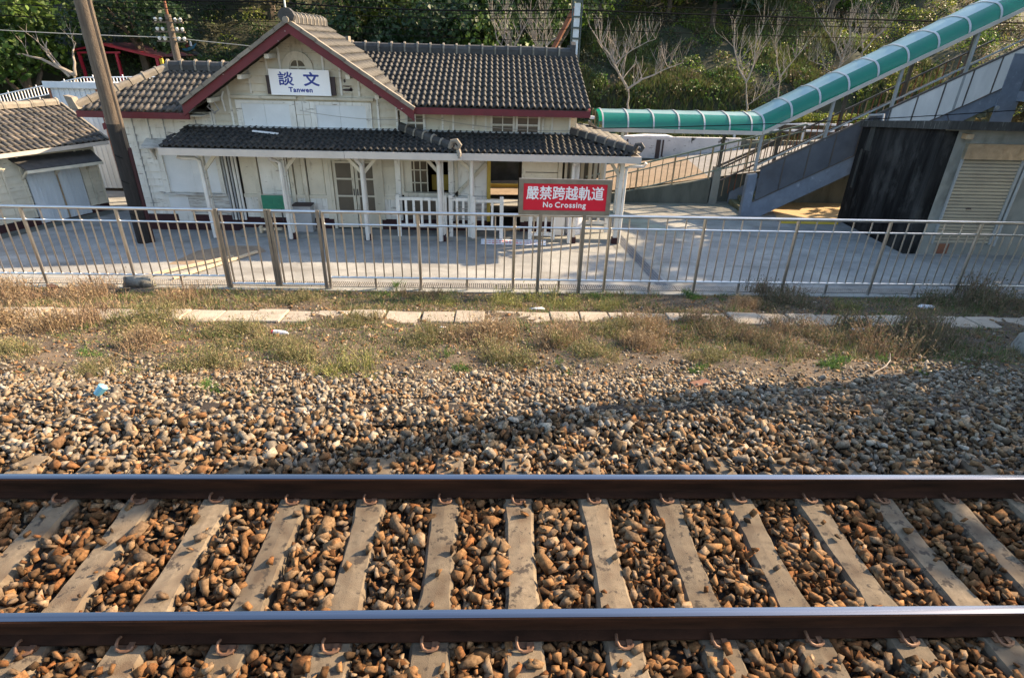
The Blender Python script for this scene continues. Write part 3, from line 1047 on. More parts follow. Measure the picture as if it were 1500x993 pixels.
# porch front posts, braces, gutter downpipes
for i, x in enumerate((-6.72, -4.89, -3.05, -1.22, -.52, 2.0, 3.06)):
    y = 13.87
    if x == -.52:
        y = 14.0
    pp = MB().box(x - .05, x + .05, y, y + .1, ZG + .02, .42).build('porch_post', 'paint white', st)
    MB().box(x - .075, x + .075, y - .02, y + .13, ZG, ZG + .16).build('post_foot', 'maroon base', pp)
    if x not in (-.52, 2.0):
        if x > -6 and x < 3:
            MB().bar((x - .02, y + .05, .02), (x - .36, y + .05, .4), .06, .075).build('brace', 'paint cream', st)
        if x < 3 and x != -1.22:
            MB().bar((x + .02, y + .05, .02), (x + .36, y + .05, .4), .06, .075).build('brace', 'paint cream', st)
        if x > 3:
            MB().bar((x - .02, y + .05, .02), (x - .3, y + .05, .4), .06, .075).build('brace', 'paint cream', st)
            MB().bar((x, y + .1, .02), (x, y + .5, .4), .06, .075).build('brace', 'paint cream', st)
    if x == -.52:
        MB().bar((x, y, .1), (x - .3, y, .38), .06, .075).build('brace', 'paint cream', st)
        MB().path([(x + .02, y - .06, ZG + .1), (x + .02, y - .06, .34), (x + .02, y - .3, .42)], .055, 10).build('downpipe', 'downpipe', st, smooth=True)
    if x == -1.22:
        MB().path([(x - .04, y - .06, ZG + .03), (x - .04, y - .06, .26), (x - .07, y - .2, .4), (x - .07, y - .34, .44)], .056, 10).build('downpipe', 'downpipe', st, smooth=True)
    if x == -3.05:
        MB().path([(x - .0, y - .055, ZG + .03), (x - .0, y - .055, .2), (x - .06, y - .2, .36), (x - .06, y - .3, .44)], .05, 10).build('downpipe', 'downpipe', st, smooth=True)
    if x == -4.89:
        MB().path([(x - .02, y - .055, ZG + .03), (x - .02, y - .055, .24), (x - .14, y - .24, .34), (x - .16, y - .34, .42)], .048, 10).build('downpipe', 'downpipe', st, smooth=True)
    if x == -6.72:
        MB().path([(x - .01, y - .055, ZG + .03), (x - .01, y - .055, .24), (x - .1, y - .06, .3), (x - .38, y - .12, .31), (x - .44, y - .2, .36)], .046, 10).build('downpipe', 'downpipe', st, smooth=True)
    if x == 2.0:
        MB().path([(x - .1, y - .05, ZG + .03), (x - .1, y - .05, .3), (x - .1, y - .3, .42)], .05, 10).build('downpipe', 'downpipe', st, smooth=True)
    if x == 3.06:
        MB().path([(x + .09, y - .03, ZG + .03), (x + .09, y - .03, .25), (x + .16, y - .03, .3), (x + .48, y - .06, .31), (x + .52, y - .1, .4)], .035, 10).build('downpipe', 'downpipe', st, smooth=True)
MB().box(-7.2, 3.2, 13.86, 13.98, .42, .52).build('porch_beam', 'paint cream', st)
MB().box(-7.38, -3.32, 13.40, 13.47, .425, .575).build('gutter', 'gutter metal', st)
MB().box(-3.312, -.80, 13.402, 13.472, .43, .58).build('gutter', 'gutter metal', st)
MB().box(-.70, 3.37, 13.40, 13.47, .44, .59).build('gutter', 'gutter metal', st)
MB().box(3.30, 3.37, 13.474, 17.2, .44, .585).build('gutter', 'gutter metal', st)
MB().ext([(-7.3, 13.5, .43), (-7.3, FY, .72), (-7.3, FY, .84), (-7.3, 13.5, .56)], (.05, 0, 0)).build('verge_board', 'maroon paint', st)

# ------------------------------------------------------------------ tiled roofs
TILEPAL = [(.026, .024, .023), (.02, .0195, .019), (.036, .032, .029), (.05, .043, .037), (.017, .0165, .0165)]


def roof_tiles(name, p0, ux, us, wid, slope, tw_, tl_, keep_=lambda a, s: True, seed=1, pale=1.0, roll=.028, parent=None):
    """pantiles with a raised roll at one side, each its own little shell, laid in overlapping courses"""
    r_ = np.random.default_rng(seed)
    ux, us = Vector(ux).normalized(), Vector(us).normalized()
    nn = ux.cross(us).normalized()
    if nn.z < 0:
        nn = -nn
    p0 = Vector(p0)
    us_prof = [(0, 0), (.09, -.011), (.30, -.013), (.40, -.002), (.49, .7 * roll), (.60, 1.1 * roll), (.74, 1.2 * roll), (.87, .95 * roll), (.95, .25 * roll), (1.0, 0)]
    Vs, Fs, Ts = [], [], []
    nrow = int(math.ceil(slope / tl_))
    ncol = int(math.ceil(wid / tw_))
    for i in range(nrow):
        for k in range(ncol):
            a0, s0 = k * tw_, i * tl_
            if not keep_(a0 + tw_ / 2, s0 + tl_ / 2):
                continue
            jz = r_.normal(0, .0035)
            js = r_.normal(0, .004)
            tilt = r_.normal(0, .003)
            col = np.array(TILEPAL[r_.integers(0, 5)]) * r_.uniform(.75, 1.3) * pale * .56
            b0 = len(Vs)
            for (f, h) in us_prof:
                a = a0 + f * tw_
                lo_, hi_ = p0 + ux * a + us * (s0 + js - .012), p0 + ux * a + us * min(s0 + tl_ + .02, slope + .02)
                Vs.append(lo_ + nn * (h + .042 + jz + tilt * (f - .5)))
                Vs.append(hi_ + nn * (h + .006 + jz))
                Vs.append(lo_ + nn * (h + .012 + jz + tilt * (f - .5) - .006))
                Ts += [col, col, col * .8]
            m_ = len(us_prof)
            for q in range(m_ - 1):
                Fs.append((b0 + q * 3, b0 + q * 3 + 3, b0 + q * 3 + 4, b0 + q * 3 + 1))
                Fs.append((b0 + q * 3 + 2, b0 + q * 3 + 5, b0 + q * 3 + 3, b0 + q * 3))
    return np_mesh(name, np.array([v[:] for v in Vs]), np.array(Fs), 'roof tile', np.array(Ts), parent=parent or st, nper=4, kind='stuff')


def ridge_row(p, q, n, w_=.2, h_=.16, mat='ridge tile', knob=True, name='ridge_tile', parent=None, mat2=None):
    p, q = Vector(p), Vector(q)
    d = (q - p) / n
    for i in range(n):
        a, b_ = p + d * (i + .01), p + d * (i + .985)
        dz = Vector((random.uniform(-.006, .006), random.uniform(-.006, .006), random.uniform(-.008, .008)))
        a, b_ = a + dz, b_ + dz
        dn = d.normalized()
        sd = dn.cross(Vector((0, 0, 1))).normalized()
        upn = sd.cross(dn).normalized()
        poly = []
        for cx, cz in ((-.5, -.5), (-.5, .15), (-.36, .5), (0, .62), (.36, .5), (.5, .15), (.5, -.5)):
            poly.append(a + sd * (cx * w_) + upn * (cz * h_))
        o = MB().ext(poly, b_ - a).build(name, mat, parent or st, smooth=False)
        if knob:
            poly = [a + sd * (cx * w_ * 1.12) + upn * (cz * h_ * 1.22) for cx, cz in ((-.5, -.4), (-.5, .15), (-.36, .5), (0, .66), (.36, .5), (.5, .15), (.5, -.4))]
            MB().ext(poly, dn * .045).build('joint_band', mat2 or 'ridge tile pale', o)


def slab(pts, th, name, mat, parent=None):
    """roof boarding under the tiles"""
    return MB().ext([(p[0], p[1], p[2] - th) for p in pts], (0, 0, th)).build(name, mat, parent or st)


# main roof, both slopes
GX, GZ, GS = -4.33, 3.07, .652       # gable: ridge x, ridge height, fall per metre
ME, MR_ = (14.0, 1.50), (17.2, 2.53)          # (y, z) of eave and ridge
sv = Vector((0, MR_[0] - ME[0], MR_[1] - ME[1]))
XL, XR = -3.7, 2.17
gxr = lambda z: GX + (GZ - z) / GS
roof_tiles('roof_tiles', (XL, ME[0], ME[1]), (1, 0, 0), sv, XR - XL, sv.length, .141, .28, seed=3, keep_=lambda a, s: XL + a > gxr(ME[1] + s * sv.z / sv.length) - .1)
slab([(gxr(ME[1]), ME[0], ME[1] - .01), (XR, ME[0], ME[1] - .01), (XR, MR_[0], MR_[1] - .01), (XL, MR_[0], MR_[1] - .01)], .07, 'roof_boarding', 'interior dark')
slab([(XL, MR_[0] + .01, MR_[1]), (XR, MR_[0] + .01, MR_[1]), (XR, 20.2, 1.42), (XL, 20.2, 1.42)], .08, 'roof_boarding', 'ridge tile')
ridge_row((-3.75, MR_[0], MR_[1] + .09), (2.05, MR_[0], MR_[1] + .09), 17, .2, .2)
MB().box(-3.95, -3.8, MR_[0] - .14, MR_[0] + .14, MR_[1] - .05, MR_[1] + .34).build('ridge_end', 'ridge tile pale', st)
MB().ext([(2.05, MR_[0] - .13, MR_[1] - .05), (2.05, MR_[0] + .13, MR_[1] - .05), (2.05, MR_[0] + .11, MR_[1] + .28), (2.05, MR_[0], MR_[1] + .36), (2.05, MR_[0] - .11, MR_[1] + .28)], (.12, 0, 0)).build('ridge_end', 'ridge tile', st)
MB().box(-1.96, 2.2, 13.95, 14.0, 1.335, 1.475).build('eave_board', 'maroon paint', st)
MB().ext([(2.17, 14.0, 1.34), (2.17, 17.2, 2.37), (2.17, 17.2, 2.52), (2.17, 14.0, 1.49)], (.05, 0, 0)).build('verge_board', 'maroon paint', st)
MB().box(-2.2, 2.12, 14.0, 14.56, 1.40, 1.42).build('soffit', 'paint cream', st)
MB().box(1.82, 2.0, FY + .1, 17.4, ZG + 2.2, 1.42).build('end_wall', 'paint cream', st)
# clerestory wall with small windows between porch roof and eave
clap(-2.2, 1.85, .86, 1.42, FY, .19, 'paint cream')
for x in (-1.62, -1.2, -.95, -.48, -.18, 1.18, 1.4, 1.82):
    batten(x, .86, 1.42)
for x0, x1 in ((-2.02, -1.66), (-.02, .46), (.58, 1.06)):
    wf = MB().box(x0 - .05, x0, FY - .06, FY + .03, .86, 1.36).box(x1, x1 + .05, FY - .06, FY + .03, .86, 1.36).box(x0, x1, FY - .058, FY + .03, 1.29, 1.36).box(x0, x1, FY - .058, FY + .03, .86, .90)
    wf.box((x0 + x1) / 2 - .012, (x0 + x1) / 2 + .012, FY - .045, FY - .03, .90, 1.29).box(x0, x1, FY - .046, FY - .032, 1.075, 1.1)
    wf = wf.build('clerestory_window', 'paint white', st)
    MB().box(x0, x1, FY - .034, FY - .026, .90, 1.29).build('pane', 'frosted pane', wf)

# gable block with its maroon bargeboards
GX, GZ, GS = -4.33, 3.07, .652       # ridge x, ridge height, fall per metre
GY0 = 13.93
HW = 2.5
for s in (-1, 1):
    ux = (0, 1, 0)
    usl = Vector((-s, 0, GS)).normalized()
    p0 = Vector((GX + s * HW, GY0, GZ - GS * HW))
    L = HW * math.sqrt(1 + GS * GS)
    roof_tiles('roof_tiles', p0, ux, usl, 2.9, L, .141, .27, seed=20 + s, pale=1.0)
    MB().ext([(GX, GY0, GZ - .02), (GX + s * HW, GY0, GZ - GS * HW - .02), (GX + s * HW, GY0, GZ - GS * HW - .1), (GX, GY0, GZ - .1)], (0, 2.9, 0)).build('roof_boarding', 'interior dark', st)
    # bargeboard with its weathered edge tiles above
    e = .19
    MB().ext([(GX, GY0 - .05, GZ + .0), (GX + s * (HW + .05), GY0 - .05, GZ - GS * (HW + .05)), (GX + s * (HW + .05), GY0 - .05, GZ - GS * (HW + .05) - e - .03), (GX + s * HW * .92, GY0 - .05, GZ - GS * HW * .92 - e),
              (GX, GY0 - .05, GZ - e)], (0, .05, 0)).build('bargeboard', 'maroon paint', st)
    n = 9
    for i in range(n):
        f0, f1 = i / n, (i + 1.05) / n
        a = Vector((GX + s * (HW + .06) * (1 - f0), GY0 - .03, GZ - GS * (HW + .06) * (1 - f0) + .055 + .006 * (i % 2)))
        b_ = Vector((GX + s * (HW + .06) * (1 - f1), GY0 - .03, GZ - GS * (HW + .06) * (1 - f1) + .05))
        MB().bar(a, b_, .15, .075).build('verge_tile', 'ridge tile pale', st)
ridge_row((GX, GY0 + .1, GZ + .1), (GX, GY0 + 2.9, GZ + .1), 9, .2, .18)
oni = MB().ext([(GX + .16 * math.cos(a) * (1 if abs(math.cos(a)) < .9 else 1.1), GY0 - .08, GZ + .14 + .15 * math.sin(a)) for a in np.linspace(0, 2 * math.pi, 12, endpoint=False)], (0, .14, 0)).build('ridge_end', 'ridge tile', st)
MB().path([(GX, GY0 - .16, GZ + .06), (GX, GY0 + .02, GZ + .06)], .065, 10).build('round_end_tile', 'ridge tile pale', oni, smooth=True)
MB().tube((GX - .02, GY0 + .02, GZ + .2), (GX - .02, GY0 + .02, GZ + 1.3), .018, 6).build('lightning_rod', 'downpipe', st)
glim = lambda z: (GX - (GZ - .12 - z) / GS, GX + (GZ - .12 - z) / GS)
clap(-6.54, -2.24, .86, 3.0, FY, .165, 'paint cream', lim=glim)
MB().ext([(-6.5, FY + .021, .84), (-2.26, FY + .021, .84), (-2.26, FY + .021, 1.6), (GX, FY + .021, 2.95), (-6.5, FY + .021, 1.6)], (0, .08, 0)).build('gable_wall', 'interior dark', st)
for x in (-6.52, -6.08, -5.56, -5.12, -4.82, -3.86, -3.5, -3.1, -2.7, -2.27):
    zt = GZ - .14 - GS * abs(x - GX)
    z0 = .88 if x in (-6.52, -6.08, -2.7, -2.27) else 1.64
    if zt - z0 > .1:
        batten(x, z0, zt)
for x in (-6.3, -5.55, -4.9, -2.6, -3.2):
    z = GZ - .22 - GS * abs(x - GX)
    MB().box(x - .045, x + .045, GY0 + .03, FY, z - .09, z).build('purlin_end', 'paint cream', st)
for x0, x1 in ((-5.83, -4.74), (-4.13, -2.98)):
    wf = MB().box(x0 - .13, x0, FY - .06, FY, .86, 1.5).box(x1, x1 + .13, FY - .06, FY, .86, 1.5).box(x0, x1, FY - .058, FY, 1.43, 1.5).build('boarded_window', 'paint white', st)
    MB().box(x0 - .2, x1 + .2, FY - .11, FY, 1.54, 1.6).build('head_shelf', 'paint cream', wf)
    xm = (x0 + x1) / 2 - .03
    MB().box(x0, xm - .003, FY - .04, FY - .02, .88, 1.43).build('cover_panel', 'paint blue white', wf)
    MB().box(xm + .003, x1, FY - .042, FY - .02, .88, 1.43).build('cover_panel', 'paint blue white', wf)
for x0, x1, z0, z1 in ((-4.59, -4.44, .9, 1.2), (-4.43, -4.27, .9, 1.2), (-4.59, -4.44, 1.21, 1.5), (-4.43, -4.27, 1.21, 1.5)):
    MB().box(x0, x1, FY - .05, FY - .02, z0, z1).build('pilaster_panel', 'paint white', st)
# round-headed attic window
cx, cz = -4.42, 2.2
arc = lambda r_, n=12: [(cx + r_ * math.cos(a), cz + r_ * math.sin(a)) for a in np.linspace(0, math.pi, n)]
mb = MB()
for (r0, r1, y0) in ((.19, .34, FY - .07), (.165, .19, FY - .05)):
    A, B_ = arc(r0), arc(r1)
    for i in range(11):
        mb.ext([(A[i][0], y0, A[i][1]), (A[i + 1][0], y0, A[i + 1][1]), (B_[i + 1][0], y0, B_[i + 1][1]), (B_[i][0], y0, B_[i][1])], (0, .07, 0))
mb.box(cx - .011, cx + .011, FY - .055, FY - .03, cz - .2, cz + .165).box(cx - .165, cx + .165, FY - .056, FY - .03, cz - .012, cz + .01)
mb.box(cx - .34, cx - .19, FY - .07, FY, cz - .08, cz).box(cx + .19, cx + .34, FY - .07, FY, cz - .08, cz)
aw = mb.build('attic_window', 'paint cream', st)
MB().ext([(cx - .165, FY - .03, cz - .2)] + [(x, FY - .03, z) for x, z in arc(.165)][::-1] + [(cx + .165, FY - .03, cz - .2)], (0, .006, 0)).build('pane', 'glass dark', aw)
# carved vent openings at the right of the name board
mb = MB()
for (vx, vz, vw, vh) in ((-3.41, 1.95, .05, .04), (-3.36, 1.86, .22, .035), (-3.36, 1.76, .24, .03), (-3.28, 1.765, .07, .055)):
    mb.ext([(vx + vw / 2 * math.cos(a), FY - .03, vz + vh * math.sin(a)) for a in np.linspace(0, 2 * math.pi, 10, endpoint=False)], (0, .004, 0))
mb.build('vent_opening', 'dark board', st)
# bent cable bracket under the left eave of the gable
MB().path([(-6.42, FY - .12, 1.2), (-6.5, FY - .3, 1.36), (-6.34, FY - .34, 1.52), (-6.25, FY - .3, 1.3), (-6.42, FY - .26, 1.22)], .016, 6).build('cable_bracket', 'grey pipe', st, smooth=True)
MB().path([(-6.2, FY - .1, 1.25), (-6.22, FY - .12, 1.55), (-6.17, FY - .1, 1.68)], .02, 6).build('conduit', 'downpipe', st, smooth=True)

# name board on the gable
nb = thing('station_name_board', 'white station name board with blue lettering on the gable', 'name board', (-4.41, 14.43, 1.63))
MB().box(-5.07, -3.72, 14.42, 14.45, 1.63, 2.17).build('board', 'sign white', nb)
MB().box(-5.16, -3.62, 14.455, 14.50, 1.64, 2.03).build('backing_board', 'dark board', nb)
text('談', 'lettering', 'sign blue', nb, (-4.70, 14.419, 1.86), .3, bold=.006, width=.33)
text('文', 'lettering', 'sign blue', nb, (-4.13, 14.419, 1.86), .3, bold=.010, width=.34)
text('Tanwen', 'lettering', 'sign blue', nb, (-4.40, 14.419, 1.70), .14, bold=.0055, width=.53, space=1.08)

# left wing hipped roof
LE, LR_ = (14.08, 1.25), (15.6, 2.03)
sv = Vector((0, LR_[0] - LE[0], LR_[1] - LE[1]))
X0 = -9.32
hipx = -7.85
gxl = lambda z: GX - (GZ - z) / GS
kl = lambda a, s: a > (s / sv.length) * (hipx - X0) - .02 and X0 + a < min(gxl(LE[1] + s * sv.z / sv.length) + .12, -6.3 if s < .5 else -5)
roof_tiles('roof_tiles', (X0, LE[0], LE[1]), (1, 0, 0), sv, 3.6, sv.length, .141, .26, keep_=kl, seed=31, pale=3.6)
MB().add([(X0, LE[0], LE[1] - .01), (-6.85, LE[0], LE[1] - .01), (-5.9, LR_[0], LR_[1] - .01), (hipx, LR_[0], LR_[1] - .01), (X0, 17.1, LE[1] - .01), (-5.7, 17.1, LE[1] - .01)],
         [(0, 1, 2, 3), (0, 3, 4), (4, 3, 2, 5), (0, 4, 5, 1)]).build('roof_boarding', 'ridge tile pale', st)
ridge_row((X0 - .02, LE[0] + .02, LE[1] + .09), (hipx, LR_[0], LR_[1] + .09), 7, .17, .13, 'ridge tile pale')
ridge_row((hipx, LR_[0], LR_[1] + .1), (-5.9, LR_[0], LR_[1] + .1), 6, .19, .19, 'ridge tile')
MB().ext([(X0 - .1, LE[0] - .06, LE[1] + .02), (X0 + .08, LE[0] - .06, LE[1] + .02), (X0 - .0, LE[0] - .06, LE[1] + .26), (X0 - .16, LE[0] - .06, LE[1] + .3)], (.04, .14, 0)).build('hip_end_tile', 'ridge tile pale', st)
MB().box(X0, -6.85, 14.03, 14.08, 1.10, 1.235).build('eave_board', 'maroon paint', st)
MB().box(X0 - .0, X0 + .05, 14.082, 17.1, 1.10, 1.235).build('eave_board', 'maroon paint', st)
MB().box(X0 + .06, -6.6, 14.09, 14.6, 1.16, 1.18).build('soffit', 'paint cream', st)
# lower rear wing showing past the left corner
slab([(-9.75, 15.6, .78), (-9.0, 15.6, 1.14), (-9.0, 17.6, 1.14), (-9.75, 17.6, .78)], .05, 'lean_to_roof', 'ridge tile')
MB().ext([(-9.78, 15.56, .62), (-9.0, 15.56, 1.0), (-9.0, 15.56, 1.14), (-9.78, 15.56, .77)], (0, .04, 0)).build('bargeboard', 'maroon paint', st)

# porch roof with its descending ridge, hip and end ornaments
PE, PT = (13.46, .60), (14.56, .90)
sv = Vector((0, PT[0] - PE[0], PT[1] - PE[1]))
ph = 1.86
roof_tiles('roof_tiles', (-7.36, PE[0], PE[1]), (1, 0, 0), sv, 10.7, sv.length, .141, .2, seed=41,
           keep_=lambda a, s: a < 10.7 - (s / sv.length) * (3.34 - ph) and a > (s / sv.length) * .22 - .05)
MB().add([(-7.33, PE[0], PE[1] - .01), (3.34, PE[0], PE[1] - .01), (ph, PT[0], PT[1] - .01), (-7.12, PT[0], PT[1] - .01), (3.34, 17.2, PE[1] - .01), (ph, 17.2, PT[1] - .01),
          (-7.33, PE[0], PE[1] - .07), (3.34, PE[0], PE[1] - .07), (-7.12, PT[0], PT[1] - .07), (3.34, 17.2, PE[1] - .07), (ph, PT[0], PT[1] - .07), (ph, 17.2, PT[1] - .07)],
         [(0, 1, 2, 3), (1, 4, 5, 2), (6, 8, 10, 7), (7, 10, 11, 9), (0, 6, 7, 1), (0, 3, 8, 6), (1, 7, 9, 4)]).build('roof_boarding', 'interior dark', st)
hv = Vector((-(3.34 - ph), 0, PT[1] - PE[1]))
roof_tiles('roof_tiles', (3.36, PE[0], PE[1]), (0, 1, 0), hv, 3.7, hv.length, .141, .22, seed=43,
           keep_=lambda a, s: a > (s / hv.length) * (PT[0] - PE[0]))
ridge_row((3.26, 13.54, .72), (ph, 14.52, .99), 7, .15, .14)
ridge_row((-.92, 13.6, .70), (-2.2, 14.5, 1.0), 6, .17, .15)
for x, y, z, s in ((-.84, 13.50, .68, 1.0), (3.30, 13.48, .72, .85)):
    oe = MB().path([(x - .13 * s, y + .02, z), (x - .08 * s, y, z + .15 * s), (x + .03 * s, y - .02, z + .17 * s), (x + .10 * s, y - .03, z + .08 * s), (x + .05 * s, y - .03, z), (x - .02 * s, y - .03, z + .05 * s)], .055 * s, 8).build('ridge_end', 'ridge tile pale' if s == 1 else 'ridge tile', st, smooth=True)
    if s == 1:
        MB().path([(x + .06, y - .02, z - .04), (x + .09, y - .1, z - .1), (x + .08, y - .12, z - .2)], [.06, .055, .05], 8).build('end_finial', 'ridge tile pale', oe, smooth=True)
        MB().box(x + .02, x + .14, y - .15, y - .05, z - .23, z - .15).build('gutter_cap', 'gutter metal', oe)
MB().box(-7.1, -2.3, FY - .13, FY - .026, .905, .935).build('flashing', 'grey pipe', st)
MB().box(-2.2, 1.8, FY - .13, FY - .026, .905, .93).build('flashing', 'grey pipe', st)
# loose white strip lying on the porch tiles
single(MB().bar((-5.55, 14.2, .865), (-4.95, 14.1, .83), .07, .03), 'loose_strip', 'litter white', 'loose white strip lying on the dark porch tiles', 'strip', (-5.2, 14.15, .85))

# low white picket barriers on the porch
def picket(x0, x1, y, z0, z1, step_, label, posts=(True, True)):
    t_ = thing('picket_barrier', label, 'picket barrier', ((x0 + x1) / 2, y, ZG + .09), 'white picket barriers on the porch')
    MB().box(x0, x1, y - .03, y + .03, z1 - .07, z1).build('top_rail', 'paint white', t_)
    MB().box(x0, x1, y - .028, y + .028, z0, z0 + .08).build('bottom_rail', 'paint white', t_)
    k = int(round((x1 - x0) / step_))
    for i in range(1, k):
        x = x0 + (x1 - x0) * i / k
        MB().box(x - .028, x + .028, y - .02, y + .02, z0 + .08, z1 - .07).build('picket', 'paint white', t_)
    for on, x in zip(posts, (x0, x1)):
        if on:
            MB().box(x - .045, x + .045, y - .045, y + .045, ZG + .09, z1 + .07).build('post', 'paint white', t_)
    return t_


picket(-2.29, -1.16, 14.0, -1.28, -.55, .19, 'long white picket barrier between corner post and downpipe, below the ticket window')
picket(-1.02, -.56, 14.02, -1.28, -.55, .16, 'short white picket barrier under the diagonal wall brace')
picket(-.46, .22, 13.9, -1.3, -.55, .2, 'white picket barrier with tall end post beside the dark passage')
picket(.93, 1.5, 13.9, -1.42, -.78, .2, 'low worn picket barrier behind the red warning sign')
picket(2.3, 2.95, 14.6, -1.3, -.85, .2, 'small white picket barrier by the porch corner post')
# notice board, grey box, white bin, plank and banner on the porch
t_ = thing('notice_board', 'green notice board on thin legs against the porch wall', 'notice board', (-5.35, 14.2, ZG + .09))
MB().box(-5.62, -5.06, 14.19, 14.23, -.95, -.62).build('board', 'board green', t_)
for i in range(6):
    for k in range(2):
        MB().box(-5.58 + k * .27, -5.36 + k * .27, 14.184, 14.19, -.925 + i * .05, -.89 + i * .05).build('board_strip', 'board green', t_)
for x in (-5.5, -5.18):
    MB().box(x - .012, x + .012, 14.2, 14.22, ZG + .09, -.95).build('leg', 'dark board', t_)
t_ = thing('storage_box', 'grey metal storage box against the wainscot beside the glazed door', 'box', (-4.66, 14.3, ZG + .09))
MB().box(-4.88, -4.46, 14.15, 14.42, ZG + .1, -.86).build('box_body', 'grey pipe', t_)
MB().box(-4.9, -4.44, 14.13, 14.44, -.858, -.83).build('lid', 'dark board', t_)
single(MB().bar((-5.7, 14.05, ZG + .19), (-5.2, 14.1, ZG + .19), .09, .05).box(-5.72, -5.66, 13.99, 14.1, ZG + .1, ZG + .27), 'plank', 'plank wood', 'short plank lying under the green notice board', 'plank', (-5.45, 14.05, ZG + .16))
t_ = thing('storage_bin', 'pale rounded bin behind the red warning sign', 'bin', (2.1, 14.5, ZG))
MB().path([(2.08, 14.5, ZG + .02), (2.08, 14.5, ZG + .1), (2.08, 14.5, ZG + .5), (2.08, 14.5, ZG + .72), (2.06, 14.5, ZG + .8)], [.2, .22, .23, .2, .1], 14).build('bin_body', 'litter white', t_, smooth=True)
MB().box(1.5, 1.82, 14.2, 14.5, ZG + .1, ZG + .75).build('bin_cabinet', 'door sheet', t_)
t_ = thing('warning_banner', 'white banner with red writing lying at the porch step', 'banner', (.55, 13.72, ZG))
MB().add([(-.28, 13.62, ZG + .02), (1.32, 13.60, ZG + .02), (1.33, 13.86, ZG + .08), (-.27, 13.88, ZG + .08)], [(0, 1, 2, 3)]).build('banner_sheet', 'litter white', t_)
mb = MB()
for row in range(2):
    for k in range(14):
        x = -.18 + k * .085
        y = 13.67 + row * .09
        mb.add([(x, y, ZG + .036 + row * .021), (x + .06, y, ZG + .036 + row * .021), (x + .06, y + .05, ZG + .048 + row * .021), (x, y + .05, ZG + .048 + row * .021)], [(0, 1, 2, 3)])
for cx_ in (1.07, 1.2):
    for a in range(10):
        p = [(cx_ + r_ * math.cos(th), 13.74 + .05 * r_ / .055 * math.sin(th)) for r_, th in ((.055, a * .63), (.055, a * .63 + .63), (.035, a * .63 + .63), (.035, a * .63))]
        mb.add([(x, y, ZG + .026 + (y - 13.61) * .24) for x, y in p], [(0, 1, 2, 3)])
mb.build('lettering', 'tape red', t_, kind='stuff')
# ------------------------------------------------------------------ covered footbridge with its stair
BF, BB = 16.8, 18.3
br = thing('covered_footbridge', 'covered footbridge stair with green arched canopy and steel side panels', 'footbridge', (9, BF, ZG))
SX0, SZ0, SLP = 7.55, -1.42, .515          # stringer underside start, climb per metre


def zs(x):
    return SZ0 + .18 + (x - SX0) * SLP     # stringer top


XT = 14.4                                   # top landing starts here
for y in (BF, BB):
    MB().ext([(SX0, y, -1.6), (SX0, y, zs(SX0)), (XT, y, zs(XT)), (XT + 1.8, y, zs(XT)), (XT + 1.8, y, zs(XT) - .42), (XT, y, zs(XT) - .42), (SX0 + .45, y, -1.6)], (0, .06, 0)).build('stringer', 'bridge steel', br)
n = 26
for i in range(n):
    x = SX0 + .02 + i * .27
    MB().box(x, x + .29, BF + .065, BB - .005, ZG + .13 * i + .02 if i else ZG, ZG + .139 * (i + 1)).build('step', 'mossy step', br)
# stringer bolt plate and joint
MB().bar((12.62, BF - .008, zs(12.62) - .01), (12.85, BF - .008, zs(12.62) - .36), .012, .012).build('plate_joint', 'bridge frame', br)
MB().box(13.9, 14.5, BF - .03, BF - .003, -1.6, 2.9).build('bridge_leg', 'bridge steel', br)
MB().tube((13.95, BF - .06, 1.55), (13.95, BF - .03, 1.55), .06, 8).build('bolt_plate', 'bridge post', br)
# side panels, dark below and pale above, each between dark frame strips
x = SX0 + .14
k = 0
while x < XT:
    wdt = .66
    x1 = min(x + wdt, XT)
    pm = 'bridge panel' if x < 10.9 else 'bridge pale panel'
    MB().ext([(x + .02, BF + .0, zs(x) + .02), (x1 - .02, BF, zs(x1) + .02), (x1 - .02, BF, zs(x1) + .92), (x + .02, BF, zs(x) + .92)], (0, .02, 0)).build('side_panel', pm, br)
    MB().ext([(x1 - .016, BF - .012, zs(x1) + .01), (x1 + .016, BF - .012, zs(x1) + .02), (x1 + .016, BF - .012, zs(x1) + .95), (x1 - .016, BF - .012, zs(x1) + .94)], (0, .05, 0)).build('panel_strip', 'bridge frame', br)
    x = x1
    k += 1
MB().bar((SX0 + .12, BF + .01, zs(SX0 + .12) + .95), (XT, BF + .01, zs(XT) + .95), .05, .05).build('panel_rail', 'bridge frame', br)
MB().bar((SX0 + .12, BF + .01, zs(SX0 + .12) + .005), (XT, BF + .01, zs(XT) + .005), .07, .02).build('panel_rail', 'bridge frame', br)
# newel walls at the foot of the stair
MB().ext([(7.36, BF - .06, ZG), (7.62, BF - .06, ZG), (7.62, BF - .06, -.36), (7.36, BF - .06, -.4)], (0, .16, 0)).build('newel', 'bridge steel', br)
MB().ext([(6.9, BB - .06, ZG), (7.16, BB - .06, ZG), (7.14, BB - .06, -.46), (6.92, BB - .06, -.46)], (0, .2, 0)).build('newel', 'weather concrete', br)
# canopy posts
gzx = lambda x: .76 if x < 7.5 else .76 + (x - 7.5) * SLP
for x in (7.55, 9.35, 11.0, 12.75):
    z0 = zs(x) + (.9 if x > 7.6 else .95)
    MB().bar((x, BF + .03, z0 - (0 if x < 10 else .9)), (x, BF + .03, gzx(x)), .07, .07).build('canopy_post', 'bridge post', br)
for x in (7.05, 8.75, 10.5, 12.2, 13.8):
    MB().bar((x, BB, max(-.46, zs(x))), (x, BB, gzx(x)), .08, .08).build('canopy_post', 'bridge frame', br)
for x, y in ((3.2, BF + .05), (3.35, BB), (3.62, BF + .1)):
    MB().bar((x, y, ZG), (x, y, .76), .08, .08).build('canopy_post', 'paint white', br)
